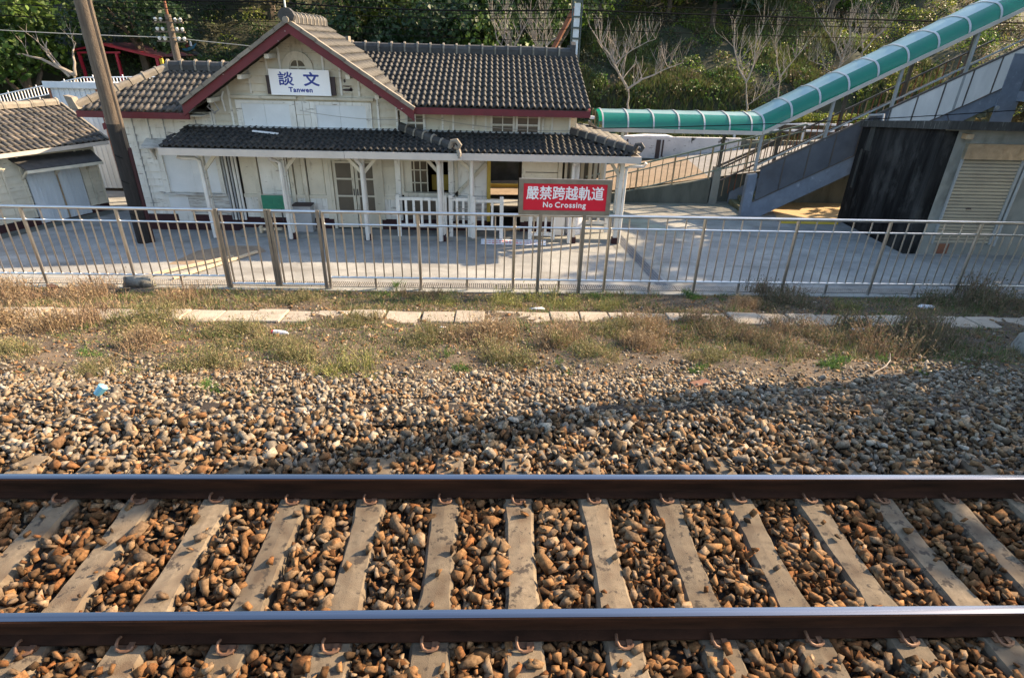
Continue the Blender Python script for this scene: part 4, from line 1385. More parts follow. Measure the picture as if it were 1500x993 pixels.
# far-side handrails with rusty balusters
for dz in (.55, .95):
    MB().bar((7.05, BB, zs(7.05) + dz), (XT, BB, zs(XT) + dz), .045, .045).build('handrail', 'bridge frame', br)
MB().bar((SX0, BF + .09, zs(SX0) + 1.06), (XT, BF + .09, zs(XT) + 1.12), .035, .035).build('handrail', 'bridge post', br)
MB().bar((6.95, BB + .05, -.5), (9.4, BB + .05, .68), .06, .06).build('handrail', 'bridge frame', br)
i = 0
x = 7.3
while x < 13.8:
    MB().bar((x, BB, zs(x)), (x, BB, zs(x) + .95), .022, .022).build('baluster', 'rust steel' if i % 3 else 'tan rail', br)
    x += .185
    i += 1

# canopy: an arched tunnel of green sheets between pale ribs, first level, then climbing with the stair
WB = BB - BF + .1
AH = .42


def arch(n=13):
    out = []
    for i in range(7):
        a = math.pi / 2 * i / 6
        out.append((-WB / 2 + .46 * (1 - math.cos(a)), .38 * math.sin(a)))
    for f in (.25, .5, .75):
        out.append(((f - .5) * (WB - .92), .38 + .04 * math.sin(math.pi * f)))
    out += [(-a, h) for a, h in out[:7][::-1]]
    return out


AR = arch()
yc = (BF + BB) / 2


def canopy_span(xa, xb, za, zb, name='canopy_panel'):
    mb = MB()
    nn_ = 5
    for j in range(nn_ + 1):
        f = j / nn_
        x, z = xa + (xb - xa) * f, za + (zb - za) * f
        sag = .012 * math.sin(math.pi * f)
        mb.v += [(x, yc + a * (1 - sag), z + h * (1 - sag)) for a, h in AR]
    n_ = len(AR)
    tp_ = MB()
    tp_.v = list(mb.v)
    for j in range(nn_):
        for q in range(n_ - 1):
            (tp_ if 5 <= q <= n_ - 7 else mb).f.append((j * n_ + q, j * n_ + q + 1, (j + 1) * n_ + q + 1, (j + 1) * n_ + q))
    for m_ in (mb, tp_):
        used = sorted({i for f in m_.f for i in f})
        mp_ = {i: k for k, i in enumerate(used)}
        m_.v, m_.f = [m_.v[i] for i in used], [tuple(mp_[i] for i in f) for f in m_.f]
    # the walls of the tunnel are two sheets, front and back, under one top sheet coloured pale for reflected sky
    half = len([1 for p in mb.v if p[1] < yc])
    fr_, bk_ = MB(), MB()
    for src, keep_ in ((fr_, lambda y: y < yc), (bk_, lambda y: y >= yc)):
        ids = [i for i, p in enumerate(mb.v) if keep_(p[1])]
        mp_ = {i: k for k, i in enumerate(ids)}
        src.v = [mb.v[i] for i in ids]
        src.f = [tuple(mp_[i] for i in f) for f in mb.f if all(i in mp_ for i in f)]
    tp_.build('canopy_top', 'canopy sky sheen', br, smooth=True)
    bk_.build(name, 'canopy sheet', br, smooth=True)
    return fr_.build(name, 'canopy sheet', br, smooth=True)


def rib(x, z, sl):
    mb = MB()
    hw = .022
    for dx, sc_ in ((-hw, 1.012), (hw, 1.012), (hw, 1.035), (-hw, 1.035)):
        mb.v += [(x + dx, yc + a * sc_, z + dx * sl + h * sc_ + .004) for a, h in AR]
    n_ = len(AR)
    for q in range(n_ - 1):
        for e in range(4):
            e2 = (e + 1) % 4
            mb.f.append((e * n_ + q, e * n_ + q + 1, e2 * n_ + q + 1, e2 * n_ + q))
    return mb.build('canopy_rib', 'canopy rib', br, smooth=True)


flat = [3.02, 3.72, 4.43, 5.14, 5.85, 6.56, 7.18]
inc = [7.52]
while inc[-1] < 15.5:
    inc.append(inc[-1] + .70)
CZ = .80
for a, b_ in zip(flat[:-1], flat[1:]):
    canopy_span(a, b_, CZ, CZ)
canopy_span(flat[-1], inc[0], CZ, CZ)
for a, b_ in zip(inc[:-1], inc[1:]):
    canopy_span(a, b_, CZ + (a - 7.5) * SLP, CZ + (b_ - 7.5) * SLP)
for x in flat:
    rib(x, CZ, 0)
for x in inc:
    rib(x, CZ + (x - 7.5) * SLP, SLP)
# end panel of the canopy
mb = MB()
mb.ext([(2.9, yc + a * .99, CZ + h * .98) for a, h in AR], (.012, 0, 0))
mb.build('end_panel', 'canopy sheet', br)
for dy in (-.25, .28):
    MB().bar((2.88, yc + dy, CZ), (2.88, yc + dy * .8, CZ + AH * .95), .03, .03).build('end_mullion', 'tan rail', br)
for y in (BF - .06, BB + .06):
    MB().box(2.86, 5.02, y - .03, y + .03, CZ - .10, CZ + .0).build('canopy_beam', 'gutter metal', br)
    MB().box(5.03, 7.50, y - .031, y + .031, CZ - .10, CZ + .0).build('canopy_beam', 'gutter metal', br)
    MB().ext([(7.51, y - .03, CZ - .1), (15.6, y - .03, CZ - .1 + 8.09 * SLP), (15.6, y - .03, CZ + 8.09 * SLP), (7.51, y - .03, CZ)], (0, .06, 0)).build('canopy_beam', 'gutter metal', br)
MB().box(2.86, 2.9, BF - .03, BB + .03, CZ - .1, CZ).build('canopy_beam', 'gutter metal', br)
# the deck that carries on over the tracks at the right, out of the picture, with sides and roof
DZ = zs(XT) - .3
MB().box(XT, XT + 1.9, -9, BB, DZ - .25, DZ).build('deck', 'bridge steel', br)
for x in (XT, XT + 1.86):
    MB().box(x, x + .04, -9, BF, DZ, DZ + 1.15).build('deck_side', 'bridge panel', br)
    for y in np.arange(-8.5, 17, 1.7):
        MB().box(x, x + .06, y, y + .08, DZ + 1.15, DZ + 2.35).build('deck_post', 'bridge post', br)
MB().ext([(XT - .15, 0, DZ + 2.35), (XT + .25, 0, DZ + 2.75), (XT + .95, 0, DZ + 2.9), (XT + 1.65, 0, DZ + 2.75), (XT + 2.05, 0, DZ + 2.35), (XT + 1.6, 0, DZ + 2.7), (XT + .95, 0, DZ + 2.84), (XT + .3, 0, DZ + 2.7)], (0, 16.4, 0)).build('deck_roof', 'canopy sheet', br)

# ------------------------------------------------------------------ concrete equipment house at the right
eh = thing('equipment_house', 'flat roofed concrete equipment house, black streaked side and roller shutter', 'concrete house', (12, 13.5, ZG))
HX, HY, HB = 10.2, 13.45, 16.55
MB().box(HX + .01, 17, HY, HY + .2, ZG, 1.34).build('front_wall', 'weather concrete', eh)
MB().ext([(HX, HY + .002, ZG), (HX, HB, ZG), (HX, HB, 1.0), (HX, HY + .002, 1.338)], (.2, 0, 0)).build('side_wall', 'black stained wall', eh)
MB().box(HX - .003, HX + .32, HY - .004, HY + .01, ZG, 1.30).build('stained_edge', 'black stained wall', eh)
MB().ext([(HX - .10, HY - .22, 1.345), (HX - .10, HB + .03, 1.005), (HX - .10, HB + .03, 1.155), (HX - .10, HY - .22, 1.53)], (6.9, 0, 0)).build('roof_slab', 'slab edge', eh)
sh = MB().box(10.80, 10.84, HY - .05, HY, -1.32, .7).build('shutter', 'grey pipe', eh)
MB().box(12.24, 12.30, HY - .05, HY, -1.32, .7).build('shutter_guide', 'grey pipe', sh)
z = -1.30
while z < .66:
    MB().ext([(10.84, HY - .004, z), (10.84, HY - .03, z + .012), (10.84, HY - .026, z + .058), (10.84, HY - .004, z + .07)], (1.4, 0, 0)).build('slat', 'shutter metal', sh)
    z += .079
MB().box(11.35, 11.46, HY - .05, HY - .03, -.46, -.43).build('handle', 'dark board', sh)
MB().box(10.79, 12.25, HY - .09, HY, .70, 1.04).build('shutter_box', 'crinkled sheet', eh)
MB().tube((12.38, HY - .05, ZG + .25), (12.38, HY - .05, .7), .035, 8).build('drain_pipe', 'grey pipe', eh, smooth=True)
MB().box(10.62, 10.78, HY - .16, HY, 1.14, 1.25).build('wall_lamp', 'tan rail', eh)
MB().box(10.98, 11.3, HY - .012, HY, -1.58, -1.33).build('rust_patch', 'rust steel', eh)
MB().box(13.1, 13.5, HY - .04, HY, .0, .5).build('wall_box', 'door sheet', eh)
MB().box(HX - .03, HX, HB - .62, HB - .4, .45, 1.3).box(HX - .02, HX, HB - .3, HB - .22, -.6, .45).build('side_conduit', 'slab edge', eh)
MB().path([(HX - .04, HB - .1, 1.14), (HX - .04, HB - .2, 1.32), (HX + .1, HB - .6, 1.38), (HX + .05, HB - .7, 1.2)], .03, 6).build('roof_pipe', 'grey pipe', eh, smooth=True)
MB().box(12.2, 16.7, HY - .1, HY + .3, 1.45, 1.60).build('roof_curb', 'dark board', eh)
MB().box(12.75, 12.9, HY - .13, HY + .0, 1.60, 1.68).build('roof_bracket', 'litter white', eh)

# bright sandy strip and stained wall seen beneath the stair
sg = MB().add([(8.3, 16.2, ZG + .006), (10.15, 16.2, ZG + .006), (11.6, 18.6, ZG + .006), (9.0, 18.6, ZG + .006)], [(0, 1, 2, 3)]).build('path', 'sandy ground', kind='structure')
single(MB().box(9.3, 12.4, 18.6, 18.75, ZG, -.2), 'stained_wall', 'tan wall', 'tan stained low wall seen under the footbridge stair', 'wall', (10.8, 18.6, ZG))
single(MB().box(8.3, 9.95, 16.02, 16.10, ZG, ZG + .05), 'kerb_edge', 'yellow paint', 'yellow painted kerb edge under the stair beside the black wall', 'kerb', (9.1, 16.06, ZG))
t_ = thing('cleaning_box', 'small purple and orange box under the footbridge stair', 'box', (9.2, 18.3, ZG))
MB().box(9.05, 9.17, 18.25, 18.4, ZG, ZG + .22).build('box_body', 'tan rail', t_)
MB().box(9.2, 9.32, 18.25, 18.4, ZG, ZG + .25).build('box_body', 'sign blue', t_)

# ------------------------------------------------------------------ ramp with retaining wall and railing behind the forecourt
rw = thing('retaining_wall', 'mossy grey retaining wall carrying the brown ramp behind the forecourt', 'wall', (5, 18.2, ZG))
MB().ext([(2.6, 18.2, ZG), (6.85, 18.2, ZG), (6.85, 18.2, -.82), (3.95, 18.2, -1.30), (2.6, 18.2, -1.45)], (0, .2, 0)).build('wall_face', 'ramp wall', rw)
MB().ext([(6.86, 18.55, ZG), (12, 18.55, ZG), (12, 18.55, .1), (6.86, 18.55, -.83)], (0, .15, 0)).build('wall_face', 'ramp wall', rw)
ramp = MB().add([(-2, 18.38, -1.5), (2.6, 18.38, -1.44), (6.85, 18.38, -.815), (12, 18.38, -.05), (14, 23, .05), (7, 21.6, -.72), (2.6, 21.4, -1.2), (-2, 21.4, -1.45)],
                [(0, 1, 6, 7), (1, 2, 5, 6)]).build('ramp', 'ramp paving', kind='structure')
MB().add([(6.85, 18.38, -.815), (12, 18.38, -.05), (16, 23.3, .05), (9.3, 23.3, -.5), (7, 21.6, -.72)], [(0, 1, 2, 3, 4)]).build('road', 'road asphalt', kind='structure')
rl = thing('ramp_railing', 'green grey railing with thin tan balusters along the rising ramp', 'railing', (6, 18.22, -1.2))
rz = lambda x: -1.59 + .257 * x if x < 9.6 else .88
for dz, r_ in ((0, .028), (-.19, .02), (-.76, .022)):
    MB().tube((2.9, 18.24, rz(2.9) + dz), (9.5, 18.24, rz(9.5) + dz), r_, 8).build('rail_bar', 'green rail paint', rl, smooth=True)
x, i = 3.0, 0
while x < 9.4:
    big_ = i % 6 == 2
    MB().bar((x, 18.24, rz(x) - (.98 if big_ else .76)), (x, 18.24, rz(x) - (0 if i % 2 == 0 else .19)), .045 if big_ else .022, .045 if big_ else .022).build('post' if big_ else 'baluster', 'tan rail', rl)
    x += .188
    i += 1
# whitewashed wall with black run-off stains
ww = thing('whitewashed_wall', 'whitewashed wall with black run-off streaks behind the ramp', 'wall', (6.5, 22, -1))
MB().box(3.6, 9.15, 22.0, 22.15, -.86, -.10).build('wall_face', 'old white wall', ww)
MB().box(3.2, 9.2, 21.9, 22.0, -1.5, -.855).build('wall_foot', 'ramp wall', ww)
MB().box(9.16, 14, 22.05, 22.2, -.6, -.15).build('wall_face', 'ramp wall', ww)
MB().ext([(4.9, 21.99, -.12), (5.6, 21.99, -.06), (6.4, 21.99, -.06), (6.75, 21.99, -.14)], (0, .4, 0)).build('wall_cap', 'litter white', ww)
for x, wd_, z0 in ((6.0, .16, -.86), (6.22, .06, -.8), (4.9, .05, -.7)):
    MB().box(x, x + wd_, 21.985, 22.0, z0, -.2).build('run_off_stain', 'dark board', ww)
gr = thing('guard_rail', 'white two-bar guard rail in front of the clipped hedge', 'guard rail', (11, 23.4, -.2))
for z in (.03, .27):
    MB().box(9.3, 14.5, 23.38, 23.43, z, z + .07).build('rail_bar', 'litter white', gr)
for x in np.arange(9.4, 14.5, .9):
    MB().box(x, x + .07, 23.43, 23.5, -.6, .34).build('post', 'litter white', gr)
# parked car glimpsed between roof hip and canopy
pc = thing('parked_car', 'white parked car half hidden behind the porch roof hip', 'car', (3.3, 23, -.9))
MB().ext([(2.6, 22.4, -.75), (4.1, 22.4, -.75), (4.1, 22.4, -.3), (3.9, 22.4, .06), (3.3, 22.4, .12), (2.9, 22.4, -.25), (2.6, 22.4, -.3)], (0, 1.2, 0)).build('body', 'car paint white', pc)
MB().ext([(3.28, 22.38, .08), (3.8, 22.38, .03), (3.95, 22.38, -.25), (3.0, 22.38, -.25)], (0, .02, 0)).build('window', 'glass dark', pc)
MB().ext([(3.55, 22.37, .0), (3.7, 22.37, -.2), (3.42, 22.37, -.2)], (0, .01, 0)).build('warning_triangle', 'red plastic', pc)
for x in (2.9, 3.8):
    MB().path([(x, 22.36, -.75), (x, 22.55, -.75)], .2, 12).build('wheel', 'cable black', pc, smooth=True)
# ------------------------------------------------------------------ stainless steel railing, gates, warning sign
FEN = 10.70
def railing(posts, label, feet):
    """posts: x positions of the thick posts; the bays between them carry ten thin balusters each"""
    x0, x1 = posts[0], posts[-1]
    t_ = thing('steel_railing', label, 'railing', ((x0 + x1) / 2, FEN, ZG), 'stainless steel railings along the verge')
    MB().tube((x0, FEN, -.055), (x1, FEN, -.055), .030, 10).build('top_rail', 'stainless', t_, smooth=True)
    MB().tube((x0, FEN, -.295), (x1, FEN, -.295), .019, 8).build('middle_rail', 'stainless', t_, smooth=True)
    MB().tube((x0, FEN, -1.35), (x1, FEN, -1.35), .022, 8).build('bottom_rail', 'stainless', t_, smooth=True)
    long_b = short_b = post = foot = None
    for i, x in enumerate(posts):
        if post is None:
            post = MB().tube((0, 0, ZG), (0, 0, -.06), .033, 10).build('post', 'stainless', t_, smooth=True, local=True)
            o = post
        else:
            o = dup(post, parent=t_)
        o.location = (x - WO[t_.name].x, 0, -ZG)
    for a, b_ in zip(posts[:-1], posts[1:]):
        for k in range(1, 10):
            x = a + (b_ - a) * k / 10
            if k % 2 == 0:
                if long_b is None:
                    long_b = o = MB().tube((0, 0, -1.35), (0, 0, -.07), .0145, 7).build('baluster', 'stainless', t_, smooth=True, local=True)
                else:
                    o = dup(long_b, parent=t_)
            else:
                if short_b is None:
                    short_b = o = MB().tube((0, 0, -1.35), (0, 0, -.30), .0135, 7).build('baluster', 'stainless', t_, smooth=True, local=True)
                else:
                    o = dup(short_b, parent=t_)
            o.location = (x - WO[t_.name].x, 0, -ZG)
        if feet:
            if foot is None:
                foot = o = MB().tube((0, 0, ZG), (0, 0, -1.35), .028, 8).build('foot', 'stainless', t_, smooth=True, local=True)
            else:
                o = dup(foot, parent=t_)
            o.location = ((a + b_) / 2 - WO[t_.name].x, 0, -ZG)
    return t_


railing([-14.2, -12.4, -10.45, -8.62, -6.92, -5.16], 'stainless steel railing left of the two gate leaves', True)
railing([-3.17, -1.40, .42, 2.24, 4.06, 5.87, 7.68, 9.48, 11.3, 13.1], 'stainless steel railing right of the gate leaves, passing the red sign', True)
for x0, x1, lab, left in ((-5.10, -4.20, 'left leaf of the narrow stainless steel gate', True), (-4.13, -3.25, 'right leaf of the narrow stainless steel gate', False)):
    t_ = thing('gate_leaf', lab, 'gate', ((x0 + x1) / 2, FEN, ZG), 'gate leaves in the steel railing')
    MB().bar((x0, FEN - .02, ZG + (.0 if left else .06)), (x0, FEN - .02, -.03), .055, .055).build('frame_post', 'gate brass steel', t_)
    MB().bar((x1, FEN - .02, ZG + (.06 if left else .0)), (x1, FEN - .02, -.03), .055, .055).build('frame_post', 'gate brass steel', t_)
    MB().tube((x0, FEN, -.06), (x1, FEN, -.06), .028, 8).build('top_rail', 'stainless', t_, smooth=True)
    MB().tube((x0, FEN, -.30), (x1, FEN, -.30), .018, 8).build('middle_rail', 'stainless', t_, smooth=True)
    MB().tube((x0, FEN, -1.50), (x1, FEN, -1.50), .026, 8).build('bottom_rail', 'stainless', t_, smooth=True)
    for k in range(1, 4):
        x = x0 + .03 + (x1 - x0 - .06) * k / 4
        MB().tube((x, FEN, -1.5), (x, FEN, -.07 if k == 2 else -.30), .015, 7).build('baluster', 'stainless', t_, smooth=True)
    MB().tube((x0 + .07, FEN, -1.5), (x0 + .07, FEN, -.07), .02, 7).build('hinge_bar', 'stainless', t_, smooth=True)

sg_ = thing('warning_sign', 'red no crossing warning sign in a wide steel frame above the railing', 'warning sign', (1.33, 10.6, ZG))
SY = 10.58
X0, X1, Z0, Z1 = .48, 2.18, -.015, .64
FW = .082
for nm, a in (('frame_bar', [(X0, Z1), (X1, Z1), (X1 - FW, Z1 - FW), (X0 + FW, Z1 - FW)]), ('frame_bar', [(X0, Z0), (X0 + FW, Z0 + FW), (X1 - FW, Z0 + FW), (X1, Z0)]),
              ('frame_bar', [(X0, Z0), (X0, Z1), (X0 + FW, Z1 - FW), (X0 + FW, Z0 + FW)]), ('frame_bar', [(X1, Z0), (X1 - FW, Z0 + FW), (X1 - FW, Z1 - FW), (X1, Z1)])):
    MB().ext([(x, SY, z) for x, z in a], (0, .05, 0)).build(nm, 'gate brass steel', sg_)
MB().box(X0 + FW - .004, X1 - FW + .004, SY + .018, SY + .04, Z0 + FW - .004, Z1 - FW + .004).build('sign_plate', 'sign red', sg_)
text('嚴禁跨越軌道', 'lettering', 'letter white', sg_, (1.33, SY + .016, .29), .26, bold=.004, width=1.42)
text('No', 'lettering', 'letter white', sg_, (1.02, SY + .016, .125), .14, bold=.003, width=.17, space=1.1)
text('Crossing', 'lettering', 'letter white', sg_, (1.44, SY + .016, .125), .14, bold=.003, width=.57, space=1.1)
for x in (.90, 1.72):
    MB().bar((x, SY + .03, ZG), (x, SY + .03, Z0), .06, .06).build('sign_post', 'gate brass steel', sg_)

# ------------------------------------------------------------------ hut at the left edge, turned to the right
HA = Vector((-10.70, 16.34, 0))
HU = Vector((-.45, -.89, 0)).normalized()
HN = Vector((.89, -.45, 0)).normalized()


def hp(u, nrm, z):
    p = HA + HU * u + HN * nrm
    return (p.x, p.y, z)


ht = thing('wooden_hut', 'small cream weatherboarded hut with tiled roof and twin white doors', 'hut', (-10.7, 16.34, ZG))


def hbox(u0, u1, n0, n1, z0, z1, name, mat, parent=None):
    mb = MB()
    mb.add([hp(u0, n0, z0), hp(u1, n0, z0), hp(u1, n1, z0), hp(u0, n1, z0), hp(u0, n0, z1), hp(u1, n0, z1), hp(u1, n1, z1), hp(u0, n1, z1)],
           [(0, 3, 2, 1), (4, 5, 6, 7), (0, 1, 5, 4), (1, 2, 6, 5), (2, 3, 7, 6), (3, 0, 4, 7)])
    return mb.build(name, mat, parent or ht)


hbox(.02, 6.0, -2.4, -.03, ZG, .22, 'wall', 'interior dark')
hbox(0, 6, -.02, .02, ZG, ZG + .2, 'plinth', 'maroon base')
z = ZG + .2
while z < .24:
    for u0, u1 in ((0, .47), (1.78, 6.0)) if z < -.38 else ((0, 6.0),):
        mb = MB()
        zt = min(z + .175, .26)
        mb.add([hp(u0, .026, z + .003), hp(u1, .026, z + .003), hp(u1, .004, zt), hp(u0, .004, zt), hp(u0, -.03, z + .003), hp(u1, -.03, z + .003), hp(u1, -.03, zt), hp(u0, -.03, zt)],
               [(0, 1, 2, 3), (4, 7, 6, 5), (0, 4, 5, 1), (3, 2, 6, 7), (0, 3, 7, 4), (1, 5, 6, 2)])
        mb.build('clapboard', 'paint cream', ht)
        # gable end boards facing the station
        mb = MB()
        mb.add([hp(-.026, 0, z + .003), hp(-.026, -2.4, z + .003), hp(-.004, -2.4, zt), hp(-.004, 0, zt), hp(.02, 0, z + .003), hp(.02, -2.4, z + .003), hp(.02, -2.4, zt), hp(.02, 0, zt)],
               [(0, 1, 2, 3), (4, 7, 6, 5), (0, 4, 5, 1), (3, 2, 6, 7), (0, 3, 7, 4), (1, 5, 6, 2)])
        if u0 == 0:
            mb.build('clapboard', 'paint cream', ht)
    z += .175
for u in (.0, .25, .47, 1.80, 2.2, 2.6, 3.0, 3.5):
    hbox(u, u + .045, .0, .045, (ZG + .2) if u < .3 or u > 1.79 else -.38, .26, 'batten', 'paint cream')
for u0, u1 in ((.50, 1.06), (1.10, 1.76)):
    d_ = hbox(u0, u1, -.01, .03, ZG + .03, -.36, 'door', 'door sheet')
    k = 0
    while u0 + k * .1 < u1 - .03:
        hbox(u0 + k * .1 + .03, u0 + k * .1 + .05, .03, .042, ZG + .04, -.37, 'door_rib', 'door sheet', d_)
        k += 1
hbox(1.065, 1.095, -.01, .05, ZG + .03, -.3, 'door_jamb', 'tan rail')
aw_ = MB().ext([hp(.08, .02, .0), hp(.12, .46, -.24), hp(1.92, .46, -.20), hp(2.0, .02, .04)], (0, 0, .03)).build('awning', 'ridge tile', ht)
MB().ext([hp(.12, .462, -.30), hp(.12, .462, -.23), hp(1.92, .462, -.19), hp(1.92, .462, -.26)], tuple(HN * .03)).build('awning_fascia', 'paint cream', aw_)
for u in (.3, 1.09, 1.85):
    MB().bar(hp(u, .02, -.45), hp(u, .36, -.22), .05, .05).build('awning_bracket', 'paint cream', aw_)
# hut roof
e0, e1 = Vector(hp(-.27, .32, .24)), Vector(hp(6.2, .32, .24))
r0 = Vector(hp(-.27, -1.3, 1.02))
roof_tiles('roof_tiles', e0, e1 - e0, r0 - e0, 6.4, (r0 - e0).length, .141, .22, seed=71, pale=4.4, parent=ht)
MB().ext([hp(-.25, .32, .14), hp(6.2, .32, .14), hp(6.2, .32, .235), hp(-.25, .32, .235)], tuple(HN * .03)).build('gutter', 'gutter metal', ht)
MB().ext([hp(-.24, .3, .19), hp(6.2, .3, .19), hp(6.2, -1.3, .97), hp(-.24, -1.3, .97)], (0, 0, .04)).build('roof_boarding', 'interior dark', ht)
MB().ext([hp(-.24, -1.3, .97), hp(6.2, -1.3, .97), hp(6.2, -2.8, .2), hp(-.24, -2.8, .2)], (0, 0, .04)).build('roof_boarding', 'ridge tile pale', ht)
ridge_row(hp(-.2, -1.3, 1.1), hp(6.2, -1.3, 1.1), 20, .19, .14, 'ridge tile pale', parent=ht)
MB().ext([hp(-.0, -.02, .2), hp(-.0, -2.5, .2), hp(0, -1.3, .98)], tuple(HU * .05)).build('gable_board', 'paint cream', ht)
MB().bar(hp(-.28, .32, .26), hp(-.28, -1.3, 1.06), .05, .08).build('verge_tile', 'ridge tile pale', ht)
# concrete apron in front of the hut
MB().add([hp(-.6, .03, ZG + .004), hp(6, .03, ZG + .004), hp(6, .5, ZG + .004), hp(-.6, .5, ZG + .004)], [(0, 1, 2, 3)]).build('apron', 'ramp wall', kind='structure')

# ------------------------------------------------------------------ utility poles
up1 = thing('utility_pole', 'tall weathered wooden utility pole with tarred foot beside the station corner', 'utility pole', (-8.22, 13.5, ZG))
pa, pb = Vector((-8.24, 13.5, ZG)), Vector((-8.12, 13.5, 9.0))
lerp = lambda f: pa + (pb - pa) * f
zf = lambda z: (z - ZG) / (9 - ZG)
MB().path([lerp(zf(ZG)), lerp(zf(-.2)), lerp(zf(1.05))], [.175, .17, .165], 14).build('tarred_foot', 'pole tar', up1, smooth=True)
MB().path([lerp(zf(1.05)), lerp(zf(3)), lerp(zf(6)), lerp(1)], [.163, .155, .145, .13], 14).build('shaft', 'pole wood', up1, smooth=True)
MB().path([lerp(zf(ZG)) + Vector((.19, -.02, 0)), lerp(zf(-.1)) + Vector((.185, -.02, 0)), lerp(zf(.55)) + Vector((.18, -.02, 0))], .045, 8).build('guard_strip', 'maroon base', up1, smooth=True)
MB().path([lerp(zf(.5)) + Vector((.155, -.03, 0)), lerp(zf(3)) + Vector((.15, -.03, 0)), lerp(zf(9)) + Vector((.12, -.03, 0))], .04, 8).build('cable_guard', 'pole wood', up1, smooth=True)
for z in (-.9, -.15, .4):
    MB().path([lerp(zf(z)) + Vector((-.18, -.02, .05)), lerp(zf(z)) + Vector((-.05, -.19, 0)), lerp(zf(z)) + Vector((.08, -.18, -.05))], .008, 5).build('tie_wire', 'cable black', up1)

up2 = thing('telegraph_pole', 'thin rusty telegraph pole carrying white insulators behind the left wing', 'utility pole', (-9.25, 19, -1.5))
MB().path([(-9.25, 19, -1.55), (-9.25, 19, 2.2), (-9.26, 19, 3.3)], [.11, .10, .085], 10).build('shaft', 'pole wood', up2, smooth=True)
MB().path([(-9.26, 19, 3.2), (-9.27, 19, 5.2)], .035, 8).build('rod', 'rust steel', up2, smooth=True)
for i, z in enumerate((2.62, 2.86, 3.1)):
    MB().box(-9.68, -8.84, 18.92, 18.97, z - .02, z + .02).build('cross_arm', 'pole wood', up2)
    for x in (-9.6, -9.45, -9.05, -8.9):
        iz = MB().path([(x, 18.94, z + .02), (x, 18.94, z + .05), (x, 18.94, z + .09), (x, 18.94, z + .12)], [.02, .045, .05, .025], 8).build('insulator', 'insulator', up2, smooth=True)

ms = thing('signal_mast', 'narrow white and dark banded mast behind the main roof end', 'mast', (2.3, 18.5, -1.5))
MB().box(2.18, 2.22, 18.5, 18.56, -1.5, 5.2).box(2.44, 2.47, 18.5, 18.56, -1.5, 5.2).build('mast_leg', 'mast dark', ms)
for z0, z1 in ((1.4, 2.95), (3.0, 3.22), (3.27, 3.5), (3.54, 3.86)):
    MB().box(2.24, 2.41, 18.52, 18.56, z0, z1).build('mast_plate', 'mast white', ms)
for z in (2.97, 3.245, 3.52, 3.9):
    MB().box(2.19, 2.46, 18.49, 18.51, z - .02, z + .02).build('mast_band', 'mast dark', ms)
MB().box(2.1, 2.2, 18.4, 18.5, 2.55, 2.8).build('mast_box', 'ridge tile', ms)
single(MB().bar((1.35, 19.3, 1.9), (2.28, 18.75, 3.75), .11, .11).bar((1.0, 19.5, 1.2), (1.35, 19.3, 1.9), .11, .11).bar((-.2, 20.2, -1.2), (1.0, 19.5, 1.2), .11, .11), 'brace_pole', 'rust steel', 'rusty brown brace leaning up to the banded mast', 'pole', (.0, 20, -1.2))
sl = thing('eave_lamp', 'small white lamp on a bracket at the main roof corner', 'lamp', (2.25, 14.8, 1.2))
MB().tube((2.2, 14.8, 1.3), (2.38, 14.75, 1.3), .012, 6).build('bracket', 'downpipe', sl)
MB().box(2.33, 2.43, 14.68, 14.78, 1.24, 1.3).build('lamp_head', 'litter white', sl)

# concrete mast foundation at the right edge; its mast stands just out of the picture
cmst = thing('catenary_mast', 'steel mast on a rounded concrete footing at the right picture edge', 'mast', (8.35, 6.95, -1.0))
r_ = np.random.default_rng(5)
mb = MB()
V, F = [], []
nth, nph = 14, 7
for i in range(nph + 1):
    ph_ = math.pi / 2 * i / nph
    for k in range(nth):
        th = 2 * math.pi * k / nth
        rr = 1 + r_.normal(0, .045)
        V.append((8.35 + .86 * rr * math.cos(th) * math.cos(ph_) ** .55, 6.95 + .7 * rr * math.sin(th) * math.cos(ph_) ** .55, -1.15 + .62 * math.sin(ph_) ** .8 * rr))
for i in range(nph):
    for k in range(nth):
        F.append((i * nth + k, i * nth + (k + 1) % nth, (i + 1) * nth + (k + 1) % nth, (i + 1) * nth + k))
mb.add(V, F).build('footing', 'boulder', cmst, smooth=True)
MB().path([(8.75, 6.98, -.6), (8.75, 6.98, 9.5)], [.22, .18], 12).build('mast_shaft', 'bridge post', cmst, smooth=True)

# ------------------------------------------------------------------ overhead wires
def wire(pts, r, label, mat='cable black'):
    P = []
    for i in range(len(pts) - 1):
        a, b_ = Vector(pts[i]), Vector(pts[i + 1])
        n_ = 14
        for k in range(n_ + (i == len(pts) - 2)):
            f = k / n_
            p = a.lerp(b_, f)
            p.z -= 4 * f * (1 - f) * .10
            P.append(p)
    single(MB().path(P, r, 5), 'overhead_wire', mat, label, 'wire', tuple(pts[0]), smooth=True, group='wires strung behind the station')


